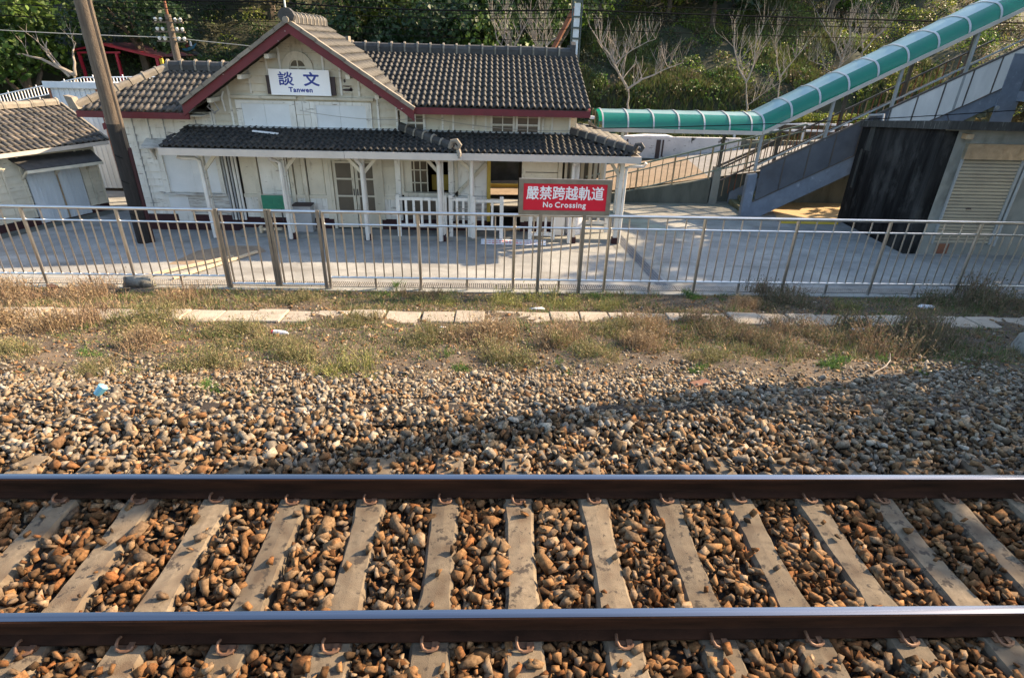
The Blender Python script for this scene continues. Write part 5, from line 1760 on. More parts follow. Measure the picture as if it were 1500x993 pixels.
for z, y, r_, lab in ((3.86, 18.7, .008, 'topmost black wire crossing behind the banded mast'), (3.70, 18.7, .02, 'thick black cable crossing behind the banded mast'),
                      (3.62, 18.6, .008, 'thin black wire just under the thick cable'), (3.50, 18.7, .010, 'black wire below the thick cable and its companion'),
                      (3.22, 18.8, .008, 'lowest black wire crossing the hillside behind the mast')):
    wire([(-24, y + .5, z + .1), (-6.2, y, z - .03), (2.3, y, z), (26, y + .6, z + .2)], r_, lab)
for i, (z0, z1, lab) in enumerate(((2.55, 2.6, 'pale wire falling from the left edge to the telegraph pole, lowest'), (3.1, 2.85, 'dark wire reaching the middle arm of the telegraph pole'),
                                   (3.5, 3.1, 'dark wire reaching the top arm of the telegraph pole'))):
    wire([(-19.5, 18.2, z0 + .55), (-9.3, 18.94, z1 + .12), (2.25, 18.6, 2.2 + .35 * i)], .008 if i else .012, lab, 'cable pale' if i == 0 else 'cable black')
wire([(2.5, 15.3, .95), (14, 13.6, 1.95), (20, 13.6, 2.2)], .010, 'thin black wire sagging from the porch past the stair panels')
wire([(-4.35, 14.0, 1.35), (-1.5, 14.3, 1.22), (2.1, 14.5, 1.0)], .006, 'thin grey wire drooping below the main roof eave', 'cable pale')
# ------------------------------------------------------------------ things behind the station at the left
sd = thing('corrugated_shed', 'pale blue corrugated shed behind the hut and left wing', 'shed', (-11.9, 18.5, ZG))
MB().box(-12.78, -8.8, 18.5, 20.5, ZG, 1.32).build('shed_core', 'interior dark', sd)
x = -12.82
mb = None
while x < -9.2:
    mb = MB().box(x, x + .085, 18.46, 18.498, .82, 1.34).box(x + .085, x + .15, 18.475, 18.498, .82, 1.34)
    mb.box(x, x + .085, 18.46, 18.498, -1.5, .76).box(x + .085, x + .15, 18.475, 18.498, -1.5, .76)
    mb.build('corrugated_sheet', 'corrugated sheet', sd)
    x += .15
MB().box(-12.9, -8.7, 18.38, 20.6, 1.34, 1.40).box(-12.9, -8.7, 18.36, 18.40, 1.36, 1.52).build('shed_roof', 'corrugated sheet', sd)
MB().box(-12.86, -9.2, 18.44, 18.47, .76, .82).build('waist_rail', 'dark board', sd)
for x in (-12.84, -11.5):
    MB().box(x, x + .05, 18.43, 18.46, ZG, 1.36).build('shed_post', 'rust steel', sd)
for x in (-9.4,):
    MB().box(x, x + .1, 17.6, 17.7, ZG, .9).build('shed_post', 'paint blue white', sd)

yr = thing('yard_fence', 'grey white bar fence on the bank behind the hut, rising to the shed roof', 'fence', (-14, 20, .5))
fz = lambda x: 1.03 + (x + 15.45) * .205 if x < -13.2 else 1.50 + (x + 13.2) * .03
for dz in (0, -.27):
    pts = [(x, 20.7, fz(x) + dz) for x in (-20, -16, -13.2, -8.5)]
    MB().path(pts, .018, 6).build('rail_bar', 'letter white', yr)
x = -17.6
k = 0
while x < -9:
    MB().box(x - .012, x + .012, 20.69, 20.71, fz(x) - .27 - (.6 if k % 9 == 0 else 0), fz(x) + (.07 if k % 9 == 0 else 0)).build('baluster' if k % 9 else 'post', 'letter white', yr)
    x += .105
    k += 1
single(MB().ext([(-20, 21, -1.6), (-20, 21, .35), (-13.2, 21, 1.1), (-8, 21, 1.2), (-8, 21, -1.6)], (0, .3, 0)), 'bank_wall', 'rock wall', 'dark stone bank wall below the yard fence', 'wall', (-14, 21, -1.6))

pv = thing('red_pavilion', 'open shelter with bright red steel frame and dark roof', 'pavilion', (-13.6, 24, .5))
P = lambda x, z, y=24.0: (x, y, z)
for a, b_, w_ in ((P(-15.35, 2.2), P(-14.2, 2.42), .06), (P(-14.2, 2.42), P(-12.3, 2.02), .10), (P(-15.2, 2.12), P(-13.7, 2.16), .06), (P(-15.2, 2.15), P(-15.15, .6), .085), (P(-13.85, 2.15), P(-13.85, .6), .085),
                  (P(-12.42, 2.0), P(-12.4, .8), .10), (P(-13.0, 2.0, 25.4), P(-13.0, .8, 25.4), .05), (P(-14.6, 2.1, 26), P(-14.6, .8, 26), .05)):
    MB().bar(a, b_, w_, w_).build('frame_bar', 'red steel', pv)
MB().bar(P(-12.28, 2.0), P(-12.2, .9), .1, .1).build('frame_bar', 'yellow paint', pv)
MB().add([P(-15.4, 2.24, 23.9), P(-14.2, 2.47, 23.9), P(-12.2, 2.05, 23.9), P(-12.2, 2.05, 27), P(-14.2, 2.47, 27), P(-15.4, 2.24, 27)], [(0, 1, 4, 5), (1, 2, 3, 4)]).build('roof', 'pavilion roof', pv)
MB().add([P(-15.4, 2.18, 23.95), P(-14.2, 2.40, 23.95), P(-12.2, 1.98, 23.95), P(-12.2, 1.98, 27), P(-14.2, 2.40, 27), P(-15.4, 2.18, 27)], [(0, 1, 4, 5), (1, 2, 3, 4)]).build('roof_underside', 'interior dark', pv)
MB().box(-13.3, -12.6, 26.5, 26.6, .9, 1.75).build('back_panel', 'tan wall', pv)
MB().box(-16, -12, 27.2, 27.3, .5, 2.2).build('back_wall', 'interior dark', pv)

tm = thing('temple_roof', 'small temple roof with upswept ridge and coloured dragon ornaments', 'temple', (-13.5, 27, .8))
MB().box(-14.4, -12.0, 27.2, 29, .4, 1.9).build('wall', 'temple red', tm)
MB().ext([(-14.7, 26.8, 1.95), (-14.2, 26.8, 2.0), (-12.4, 26.8, 2.0), (-11.9, 26.8, 1.95), (-12.3, 26.8, 2.2), (-14.3, 26.8, 2.2)], (0, 2, 0)).build('roof', 'temple tile', tm)
MB().path([(-14.75, 26.8, 2.62), (-14.5, 26.8, 2.36), (-14.0, 26.8, 2.24), (-13.3, 26.8, 2.2), (-12.6, 26.8, 2.24), (-12.3, 26.8, 2.34), (-12.15, 26.8, 2.5)], [.02, .05, .07, .07, .07, .05, .02], 8).build('ridge', 'temple blue', tm, smooth=True)
r_ = random.Random(3)
for k in range(12):
    x = -14.45 + k * .19
    z = 2.28 + .1 * abs(x + 13.4) ** 1.5
    MB().path([(x, 26.75, z), (x + r_.uniform(-.1, .1), 26.75, z + r_.uniform(.08, .2)), (x + r_.uniform(-.15, .15), 26.75, z + r_.uniform(.2, .36))], [.05, .045, .012], 6).build('dragon_figure', ['temple blue', 'temple gold', 'temple red', 'litter white'][k % 4], tm)

fh = thing('hillside_temple', 'grey hipped temple hall with red balustrade high on the hill', 'temple', (22.5, 46, 6))
hx, hy, hz = 30.0, 47.0, 3.55
MB().box(hx - 1.6, hx + 1.6, hy, hy + 3, hz, hz + .9).build('wall', 'far house grey', fh)
MB().ext([(hx - 2.3, hy - .4, hz + .9), (hx + 2.3, hy - .4, hz + .9), (hx + 1.2, hy + 1.5, hz + 1.6), (hx - 1.2, hy + 1.5, hz + 1.6)], (0, .1, .06)).build('roof', 'far house grey', fh)
MB().ext([(hx - 1.1, hy + .4, hz + 1.5), (hx + 1.1, hy + .4, hz + 1.5), (hx + .2, hy + 1.5, hz + 2.1), (hx - .2, hy + 1.5, hz + 2.1)], (0, .1, .06)).build('roof', 'far house grey', fh)
for k in range(5):
    MB().box(hx - .95 + k * .36, hx - .70 + k * .36, hy - .02, hy, hz + .35, hz + .62).build('window', 'litter white', fh)
MB().box(hx - 3.0, hx + 2.6, hy - .9, hy - .8, hz - .35, hz + .1).build('balustrade', 'temple red', fh)
for k in range(12):
    MB().box(hx - 2.95 + k * .48, hx - 2.85 + k * .48, hy - .92, hy - .78, hz - .35, hz + .22).build('baluster', 'temple red', fh)

single(MB().box(-4, 3.6, 19.95, 20.2, -1.6, .3), 'stone_wall', 'rock wall', 'dark mossy stone wall seen through the station passage', 'wall', (-.4, 20, -1.6))
single(MB().box(-2, 3.1, 19.1, 19.25, -1.6, -1.30), 'yellow_kerb', 'yellow panel', 'low yellowish wall beside the ramp, seen through the station passage', 'wall', (.5, 19.2, -1.6))
# ------------------------------------------------------------------ foliage
def leaf_cloud(centers, radii, n, size, pal, r_, flat=.5, jitter=.35, updark=0.0):
    """n leaf-sized quads spread through blobs, thinner towards each middle; returns verts, quads, tint"""
    centers, radii = np.asarray(centers, float), np.asarray(radii, float)
    wts = radii ** 2
    b = r_.choice(len(centers), n, p=wts / wts.sum())
    d = r_.normal(size=(n, 3))
    d /= np.linalg.norm(d, axis=1)[:, None]
    rad = r_.uniform(.45, 1.06, n) ** .6
    pos = centers[b] + d * (rad * radii[b])[:, None] * np.array([1, 1, .8])
    # cluster them: pull towards a few twig points so that gaps stay open
    s = size * r_.uniform(.6, 1.35, n)
    nrm = d * .7 + r_.normal(size=(n, 3)) * .7
    nrm /= np.linalg.norm(nrm, axis=1)[:, None]
    a = np.cross(nrm, r_.normal(size=(n, 3)))
    a /= np.linalg.norm(a, axis=1)[:, None]
    c = np.cross(nrm, a)
    V = np.stack([pos - a * s[:, None] * .5 - c * s[:, None] * .12, pos + a * s[:, None] * .1 - c * s[:, None] * .36, pos + a * s[:, None] * .6, pos + a * s[:, None] * .05 + c * s[:, None] * .36], 1)
    F = np.arange(n * 4).reshape(n, 4)
    pal = np.asarray(pal, float)
    bc = pal[r_.integers(0, len(pal), len(centers))]
    T = bc[b] * .6 + pal[r_.integers(0, len(pal), n)] * .4
    T = T * r_.uniform(1 - jitter, 1 + jitter, (n, 1))
    return V.reshape(-1, 3), F, np.repeat(T, 4, 0)


GREENS = [(.05, .11, .018), (.075, .14, .02), (.04, .085, .02), (.10, .155, .022), (.055, .095, .02)]
DARKG = [(.026, .06, .018), (.03, .06, .02), (.018, .04, .016), (.04, .07, .022)]
YELG = [(.16, .19, .025), (.13, .17, .02), (.09, .14, .02), (.20, .20, .03)]
OLIVE = [(.075, .075, .028), (.06, .065, .025), (.09, .08, .04), (.05, .06, .02)]


def limb_tree(r_, h, spread, n0=4, depth=3, r0=.12, lean=(0, 0)):
    """list of (points, radii) for a branching trunk rising from the origin"""
    out = []

    def grow(p, d, L, r, dep):
        pts, rs = [p.copy()], [r]
        q = p.copy()
        dd = d.copy()
        for k in range(3):
            dd = (dd + Vector((r_.uniform(-.22, .22), r_.uniform(-.22, .22), r_.uniform(-.05, .16)))).normalized()
            q = q + dd * L / 3
            pts.append(q.copy())
            rs.append(r * (1 - .16 * (k + 1)))
        out.append((pts, rs))
        if dep > 0:
            nb_ = r_.randint(2, 3) + (1 if dep == depth else 0)
            for _ in range(nb_):
                f = r_.uniform(.45, 1.0)
                i = min(2, int(f * 3))
                b0 = pts[i].lerp(pts[i + 1], f * 3 - i if f < 1 else 1)
                nd_ = (dd + Vector((r_.uniform(-1, 1), r_.uniform(-1, 1), r_.uniform(-.1, .75))) * spread).normalized()
                grow(b0, nd_, L * r_.uniform(.55, .8), rs[i + 1] * r_.uniform(.55, .75), dep - 1)

    grow(Vector((0, 0, -.2)), Vector((lean[0], lean[1], 1)).normalized(), h * .45, r0, depth)
    return out


def leafy(seed, h, crown_r, pal, nleaf, size):
    rr = random.Random(seed)
    r_ = np.random.default_rng(seed)
    L = limb_tree(rr, h, .75, depth=2, r0=.10 + h * .012)
    mb = MB()
    for pts, rs in L:
        mb.path(pts, rs, 6, cap=False)
    cen, rad = [], []
    for k in range(17):
        a, q = rr.uniform(0, 2 * math.pi), rr.uniform(0, 1) ** .6
        zz = rr.uniform(.28, 1.0)
        w_ = math.sqrt(max(.1, 1 - abs(zz - .55) * 1.4))
        cen.append((crown_r * q * w_ * math.cos(a), crown_r * q * w_ * math.sin(a), h * zz))
        rad.append(crown_r * rr.uniform(.22, .42))
    V, F, T = leaf_cloud(cen, rad, nleaf, size, pal, r_)
    return mb, V, F, T


def put_tree(proto, label, loc, rz, s=1.0):
    o = dup(proto, loc=loc, rotz=rz, label=label)
    o.scale = (s, s, s)
    return o


def hz1(x, y):
    return float(hill_z(np.array([[float(x)]]), np.array([[float(y)]]))[0, 0])


protos = []
for k, (h, cr, pal, nl, sz) in enumerate(((5.0, 2.4, GREENS, 5200, .17), (4.2, 2.1, DARKG, 5200, .15), (3.6, 2.0, YELG, 4200, .16), (5.6, 2.2, OLIVE, 4600, .15))):
    mb, V, F, T = leafy(60 + k, h, cr, pal, nl, sz)
    protos.append((mb, V, F, T))


def first_tree(k, label, loc, rz, s):
    mb, V, F, T = protos[k]
    t_ = thing('leafy_tree', label, 'tree', (0, 0, 0), 'leafy trees on the hill behind the station')
    mb.build('trunk', 'bark dark', t_, smooth=True, local=True)
    np_mesh('crown', V, F, 'leaf', T, parent=t_, nper=4)
    t_.location = loc
    t_.rotation_euler = (0, 0, rz)
    t_.scale = (s, s, s)
    return t_


KINDS_T = ['bushy mid green tree', 'dense dark green tree', 'loose yellow green tree', 'tall olive green tree']
spots = [
    (0, -16.5, 22.8, 1.25, 'above the yard fence at the far left'), (1, -13.2, 24.6, 1.15, 'overhanging the corrugated shed'), (1, -19.5, 23.5, 1.3, 'at the left picture edge'),
    (0, -14.2, 28.5, 1.3, 'behind the red shelter'), (1, -10.0, 30.0, 1.5, 'behind the thin telegraph pole'), (3, -8.2, 28.0, 1.2, 'left of the gable peak'),
    (1, -5.8, 26.2, 1.1, 'directly behind the gable peak'), (2, -4.4, 28.2, 1.2, 'just right of the gable peak'), (1, -2.4, 25.8, 1.2, 'above the left half of the main ridge'),
    (0, -.6, 26.4, 1.05, 'above the middle of the main ridge'), (1, .9, 27.2, 1.1, 'left of the banded mast'), (0, 2.9, 28.6, 1.0, 'behind the banded mast'),
    (2, -1.2, 30.5, 1.3, 'high on the slope above the main ridge'), (3, 5.0, 31.5, 1.2, 'high above the level canopy'), (2, 8.4, 32.2, 1.1, 'high on the slope right of the mast'),
    (1, 10.6, 31.6, 1.15, 'in the shaded upper middle of the slope'), (2, 13.2, 32.8, 1.0, 'at the top of the slope left of the hill temple'), (0, 16.8, 32.5, 1.0, 'below the hill temple'),
    (3, 20.0, 35.0, 1.2, 'right of the sloping canopy top'), (1, 24.0, 40.0, 1.6, 'left of the hill temple'), (1, 36.0, 44.0, 1.6, 'right of the hill temple'), (0, 27.0, 37.5, 1.0, 'in front of the hill temple'),
]
done = {}
for k, x, y, s, where in spots:
    loc = (x, y, hz1(x, y) - .15)
    lab = '%s %s' % (KINDS_T[k], where)
    if k not in done:
        done[k] = first_tree(k, lab, loc, random.uniform(0, 6.28), s)
    else:
        put_tree(done[k], lab, loc, random.uniform(0, 6.28), s)

# unseen trees added past the right picture edge to shade verge, tracks and forecourt
for k, x, y, z, s, where in ((1, 18.4, 12.4, -1.7, 1.75, 'added for shade right of the equipment house'), (0, 13.8, 7.4, -1.0, 1.5, 'added for shade beyond the concrete footing at the right'), (1, 14.9, 4.9, -.5, 1.55, 'added for shade farthest right beside the tracks'), (3, 19.6, 17.1, -1.6, 1.85, 'added for shade, tall and right of the footbridge deck')):
    if k in done:
        put_tree(done[k], '%s %s' % (KINDS_T[k], where), (x, y, z), random.uniform(0, 6.28), s)

# bare pale trees, each from its own main limbs with fine upright twigs
def bare_tree(base, limbs, label, seed, n_tw=34, r0=.05):
    rr = random.Random(seed)
    t_ = thing('bare_tree', label, 'tree', base, 'bare pale trees on the slope')
    tr, tw_ = MB(), MB()
    b0 = Vector(base)

    def twig(p, d, L, r, dep):
        pts, q, dd = [p], p.copy(), d.normalized()
        for _ in range(3):
            dd = (dd + Vector((rr.uniform(-.25, .25), rr.uniform(-.25, .25), rr.uniform(-.02, .22)))).normalized()
            q = q + dd * L / 3
            pts.append(q)
        tw_.path(pts, [r, r * .8, r * .6, r * .4], 4, cap=False)
        if dep:
            for _ in range(rr.randint(2, 3)):
                k_ = rr.randint(1, 3)
                twig(pts[k_], dd + Vector((rr.uniform(-.8, .8), rr.uniform(-.6, .6), rr.uniform(.1, .8))), L * rr.uniform(.4, .7), r * .6, dep - 1)

    for n_, (pts, r) in enumerate(limbs):
        P_ = [Vector(p) for p in pts]
        fine = [P_[0]]
        for a, b_ in zip(P_[:-1], P_[1:]):
            for f in (.33, .66, 1):
                fine.append(a.lerp(b_, f) + Vector((rr.uniform(-.03, .03), rr.uniform(-.05, .05), rr.uniform(-.03, .03))))
        rad_ = [r * (1 - .75 * i / (len(fine) - 1)) for i in range(len(fine))]
        (tr if n_ == 0 else tw_).path(fine, rad_, 7, cap=False)
        if n_:
            for _ in range(n_tw):
                i = rr.randint(1, len(fine) - 1)
                dd = Vector((rr.uniform(-.7, .7), rr.uniform(-.6, .6), rr.uniform(.5, 1.2)))
                twig(fine[i], dd, rr.uniform(.35, .95), max(.007, rad_[i] * .5), 1)
    tr.build('trunk', 'bark pale', t_, smooth=True)
    tw_.build('branches', 'bark pale', t_, smooth=True)


def zb_(x, y):
    return max(hz1(x, y), -1.5) - .1


bare_tree((5.25, 23.6, zb_(5.25, 23.6)), [([(5.25, 23.6, zb_(5.25, 23.6)), (5.2, 23.6, .6), (5.08, 23.6, 1.35)], .075), ([(5.08, 23.6, 1.35), (4.7, 23.5, 1.9), (4.34, 23.5, 2.4), (3.9, 23.4, 2.85), (3.4, 23.3, 3.4)], .055),
          ([(5.1, 23.6, 1.4), (5.6, 23.7, 1.75), (6.3, 23.8, 2.0), (7.1, 23.9, 2.3)], .045), ([(4.5, 23.5, 2.2), (5.1, 23.6, 2.7), (5.9, 23.6, 3.1)], .03)], 'wide pale bare tree forking just behind the level green canopy', 1, 26)
bare_tree((10.4, 25, zb_(10.4, 25)), [([(10.4, 25, zb_(10.4, 25)), (10.35, 25, .7), (10.1, 25, 1.7)], .065), ([(10.1, 25, 1.7), (9.7, 25, 2.2), (9.35, 25, 2.9), (9.25, 25, 3.6)], .04),
          ([(10.1, 25, 1.6), (10.3, 25, 2.4), (10.2, 25, 3.0), (10.4, 25, 3.7)], .04), ([(10.35, 25, .8), (10.9, 24.8, 1.3), (11.6, 24.7, 1.9)], .025)], 'slender pale bare tree rising at the bend of the green canopy', 2, 18)
bare_tree((11.9, 25.6, zb_(11.9, 25.6)), [([(11.9, 25.6, zb_(11.9, 25.6)), (11.85, 25.6, 1.2), (11.7, 25.6, 1.9)], .05), ([(11.7, 25.6, 1.9), (11.4, 25.6, 2.6), (11.2, 25.6, 3.2)], .03), ([(11.7, 25.6, 1.8), (12.2, 25.6, 2.6), (12.5, 25.6, 3.1)], .03)],
          'small pale bare tree on the mid slope right of the slender one', 3, 16)
bare_tree((14.8, 27, zb_(14.8, 27)), [([(14.8, 27, zb_(14.8, 27)), (14.8, 27, 1.9), (14.85, 27, 2.5)], .07), ([(14.85, 27, 2.5), (14.4, 27, 3.1), (13.9, 27, 3.6), (13.5, 27, 4.1)], .04), ([(14.85, 27, 2.4), (15.0, 27, 3.2), (14.9, 27, 4.1)], .04),
          ([(14.8, 27, 2.2), (15.3, 27, 2.8), (15.7, 27, 3.4)], .03), ([(14.8, 27, 1.9), (14.0, 26.8, 2.3), (13.3, 26.7, 2.5)], .025)], 'many limbed pale bare tree beside the climbing canopy', 4, 22)
bare_tree((16.2, 27.6, zb_(16.2, 27.6)), [([(16.2, 27.6, zb_(16.2, 27.6)), (16.1, 27.6, 2.2), (16.0, 27.6, 3.0)], .06), ([(16.0, 27.6, 3.0), (15.8, 27.6, 3.6), (15.9, 27.6, 4.4)], .035), ([(16.0, 27.6, 2.8), (16.6, 27.6, 3.6), (17.1, 27.6, 4.2)], .035)],
          'pale bare tree nearest the hill temple', 5, 20)
bare_tree((.55, 23.4, -1.5), [([(.55, 23.4, -1.6), (.55, 23.4, 1.2), (.53, 23.4, 2.45)], .07), ([(.53, 23.4, 2.45), (.4, 23.4, 3.1), (.38, 23.4, 3.8)], .04), ([(.53, 23.4, 2.4), (.9, 23.4, 3.0), (1.2, 23.4, 3.6)], .035), ([(.5, 23.4, 2.4), (.1, 23.4, 2.9), (-.05, 23.4, 3.5)], .03)],
          'pale bare tree showing above the middle of the main ridge', 6, 18)
bare_tree((1.65, 23.7, -1.5), [([(1.65, 23.7, -1.6), (1.65, 23.7, 1.2), (1.65, 23.7, 2.4)], .07), ([(1.65, 23.7, 2.4), (1.5, 23.7, 3.0), (1.3, 23.7, 3.5)], .04), ([(1.65, 23.7, 2.4), (2.1, 23.7, 2.9), (2.7, 23.7, 3.4)], .04), ([(1.65, 23.7, 2.3), (1.8, 23.7, 3.1), (1.85, 23.7, 3.8)], .03)],
          'pale bare tree showing above the main ridge beside the rusty brace', 7, 18)
bare_tree((-14.4, 21.6, -1.2), [([(-14.4, 21.6, -1.4), (-14.2, 21.6, .6), (-14.0, 21.6, 1.5)], .11), ([(-14.0, 21.6, 1.5), (-14.5, 21.6, 1.75), (-15.2, 21.6, 2.05), (-15.7, 21.6, 2.1)], .07), ([(-14.2, 21.6, 1.45), (-14.7, 21.6, 2.1), (-14.6, 21.6, 2.5)], .05),
          ([(-14.0, 21.6, 1.5), (-13.9, 21.6, 2.1), (-13.7, 21.6, 2.5)], .05)], 'twisted broken dead tree above the yard fence at left', 8, 2)

# undergrowth on the slope: one mass of scrub leaves and grass blades
r_ = np.random.default_rng(99)
cen, rad, pal = [], [], []
N = 2600
X = r_.uniform(-24, 26, N)
Y = 23.6 + r_.uniform(0, 1, N) ** .8 * 13
Zc = hill_z(X[None], Y[None])[0]
keep = Zc > -.6
X, Y, Zc = X[keep], Y[keep], Zc[keep]
rad = r_.uniform(.2, .55, len(X))
cen = np.stack([X, Y, Zc + rad * .25], 1)
lit = np.clip((X - 3) / 8, 0, 1)  # sunlight put into the leaf colours, yellower towards the right
mixp = [OLIVE, GREENS, [(.11, .085, .05), (.085, .065, .04)], YELG, DARKG]
Vs, Fs, Ts, off = [], [], [], 0
for j, p in enumerate(mixp):
    pr = [(.24, .16), (.34, .26), (.06, .20), (.08, .32), (.28, .06)][j]
    pr = pr[0] * (1 - lit) + pr[1] * lit
    if j == 0:
        u = r_.uniform(size=len(X))
        lo_ = np.zeros(len(X))
    sel = (u >= lo_) & (u < lo_ + pr)
    lo_ = lo_ + pr
    if sel.sum() == 0:
        continue
    V, F, T = leaf_cloud(cen[sel], rad[sel], int(85 * sel.sum()), .085, p, r_)
    Vs.append(V); Fs.append(F + off); Ts.append(T)
    off += len(V)
np_mesh('undergrowth', np.concatenate(Vs), np.concatenate(Fs), 'leaf', np.concatenate(Ts), nper=4, kind='stuff', label='tangled scrub covering the hill slope')


def blades(px_, py_, pz_, n_each, h, w_, pal, r_, lean=.45):
    """thin upright triangles; arrays of roots"""
    px_, py_, pz_ = [np.repeat(a, n_each) for a in (px_, py_, pz_)]
    n = len(px_)
    hh = np.repeat(h, n_each) if np.ndim(h) else np.full(n, h)
    hh = hh * r_.uniform(.45, 1.15, n)
    a = r_.uniform(0, 2 * np.pi, n)
    ln = np.abs(r_.normal(0, lean, n)) * hh
    b = r_.uniform(0, 2 * np.pi, n)
    ww = w_ * r_.uniform(.6, 1.3, n)
    base = np.stack([px_, py_, pz_], 1)
    side = np.stack([np.cos(b), np.sin(b), np.zeros(n)], 1) * ww[:, None] / 2
    tip = base + np.stack([np.cos(a) * ln, np.sin(a) * ln, hh], 1)
    mid = base * .5 + tip * .5 + np.stack([np.zeros(n), np.zeros(n), hh * .1], 1)
    V = np.stack([base - side, base + side, mid + side * .8, tip, mid - side * .8], 1)
    i = np.arange(n) * 5
    F = np.concatenate([np.stack([i, i + 1, i + 2, i + 4], 1), np.stack([i + 4, i + 2, i + 3, i + 3], 1)])
    Ft = np.concatenate([np.stack([i, i + 1, i + 2], 1), np.stack([i, i + 2, i + 4], 1), np.stack([i + 4, i + 2, i + 3], 1)])
    pal = np.asarray(pal, float)
    T = pal[r_.integers(0, len(pal), n)] * r_.uniform(.7, 1.3, (n, 1))
    return V.reshape(-1, 3), Ft, np.repeat(T, 5, 0)


N = 15000
X = r_.uniform(2, 20, N)
Y = 22.8 + r_.uniform(0, 1, N) * 10
Zc = hill_z(X[None], Y[None])[0]
k_ = (smooth_noise(X, Y, .6, 12) > .3) & (Zc > -.7)
X, Y, Zc = X[k_], Y[k_], Zc[k_]
V, F, T = blades(X, Y, Zc, 9, .36, .035, [(.12, .17, .035), (.13, .14, .04), (.075, .12, .025), (.16, .135, .06), (.10, .10, .04)], r_)
np_mesh('hill_grass', V, F, 'weed', T, kind='stuff', label='rough grass on the open slope right of the mast')
# clipped hedge behind the guard rail
V, F, T = leaf_cloud([(9.6 + i * .33, 24.3 + .1 * math.sin(i), .38) for i in range(17)], [.34] * 17, 5200, .075, YELG, np.random.default_rng(4))
hd = thing('clipped_hedge', 'bright green clipped hedge behind the white guard rail', 'hedge', (12, 24.3, -.2))
np_mesh('foliage', V, F, 'leaf', T, parent=hd, nper=4)
MB().box(9.5, 14.8, 24.15, 24.45, -.5, .15).build('stems', 'bark dark', hd)

# ------------------------------------------------------------------ weeds, grass and rubbish on the verge
DRY = [(.34, .25, .14), (.28, .20, .11), (.40, .31, .19), (.24, .16, .09), (.20, .14, .085), (.30, .19, .12)]
MIXD = [(.26, .22, .10), (.17, .18, .06), (.32, .25, .14), (.12, .14, .045), (.21, .16, .09)]
GRN = [(.08, .16, .03), (.10, .19, .035), (.06, .12, .03), (.15, .2, .05)]
DKM = [(.09, .10, .04), (.14, .12, .065), (.06, .08, .035), (.20, .15, .09), (.25, .16, .11)]


def tuft(seed, rad, h, n, pal, heads=0):
    r_ = np.random.default_rng(seed)
    nc = 9
    cx_, cy_ = r_.normal(0, rad * .62, nc), r_.normal(0, rad * .42, nc)
    ch = h * r_.uniform(.45, 1.1, nc)
    k = r_.integers(0, nc, n)
    x, y = cx_[k] + r_.normal(0, rad * .24, n), cy_[k] + r_.normal(0, rad * .19, n)
    hh = ch[k] * r_.uniform(.3, 1.05, n)
    V, F, T = blades(x, y, np.full(n, -.03), 1, hh, .008, pal, r_, lean=.6)
    # each plant of the clump leans to a colour of its own
    pc = np.asarray(pal, float)[r_.integers(0, len(pal), nc)]
    T = T * .55 + np.repeat(pc[k], 5, 0) * .45
    if heads:
        # little seed heads and leaflets among the stems
        m = heads
        i = r_.integers(0, n, m)
        tip = V.reshape(n, 5, 3)[i, 3] * r_.uniform(.55, 1.0, (m, 1)) + V.reshape(n, 5, 3)[i, 0] * 0
        tip = V.reshape(n, 5, 3)[i, 0] + (V.reshape(n, 5, 3)[i, 3] - V.reshape(n, 5, 3)[i, 0]) * r_.uniform(.4, 1.02, (m, 1)) + r_.normal(0, .012, (m, 3))
        s = r_.uniform(.009, .022, m)[:, None]
        d1 = r_.normal(size=(m, 3)); d1 /= np.linalg.norm(d1, axis=1)[:, None]
        d2 = np.cross(d1, r_.normal(size=(m, 3))); d2 /= np.linalg.norm(d2, axis=1)[:, None]
        H = np.stack([tip - d1 * s, tip + d2 * s * .7, tip + d1 * s], 1).reshape(-1, 3)
        Fh = np.arange(m * 3).reshape(m, 3) + len(V)
        pp = np.asarray(pal, float)
        Th = np.repeat(pp[r_.integers(0, len(pp), m)] * r_.uniform(.8, 1.5, (m, 1)), 3, 0)
        V, F, T = np.concatenate([V, H]), np.concatenate([F, Fh]), np.concatenate([T, Th])
    return V, F, T


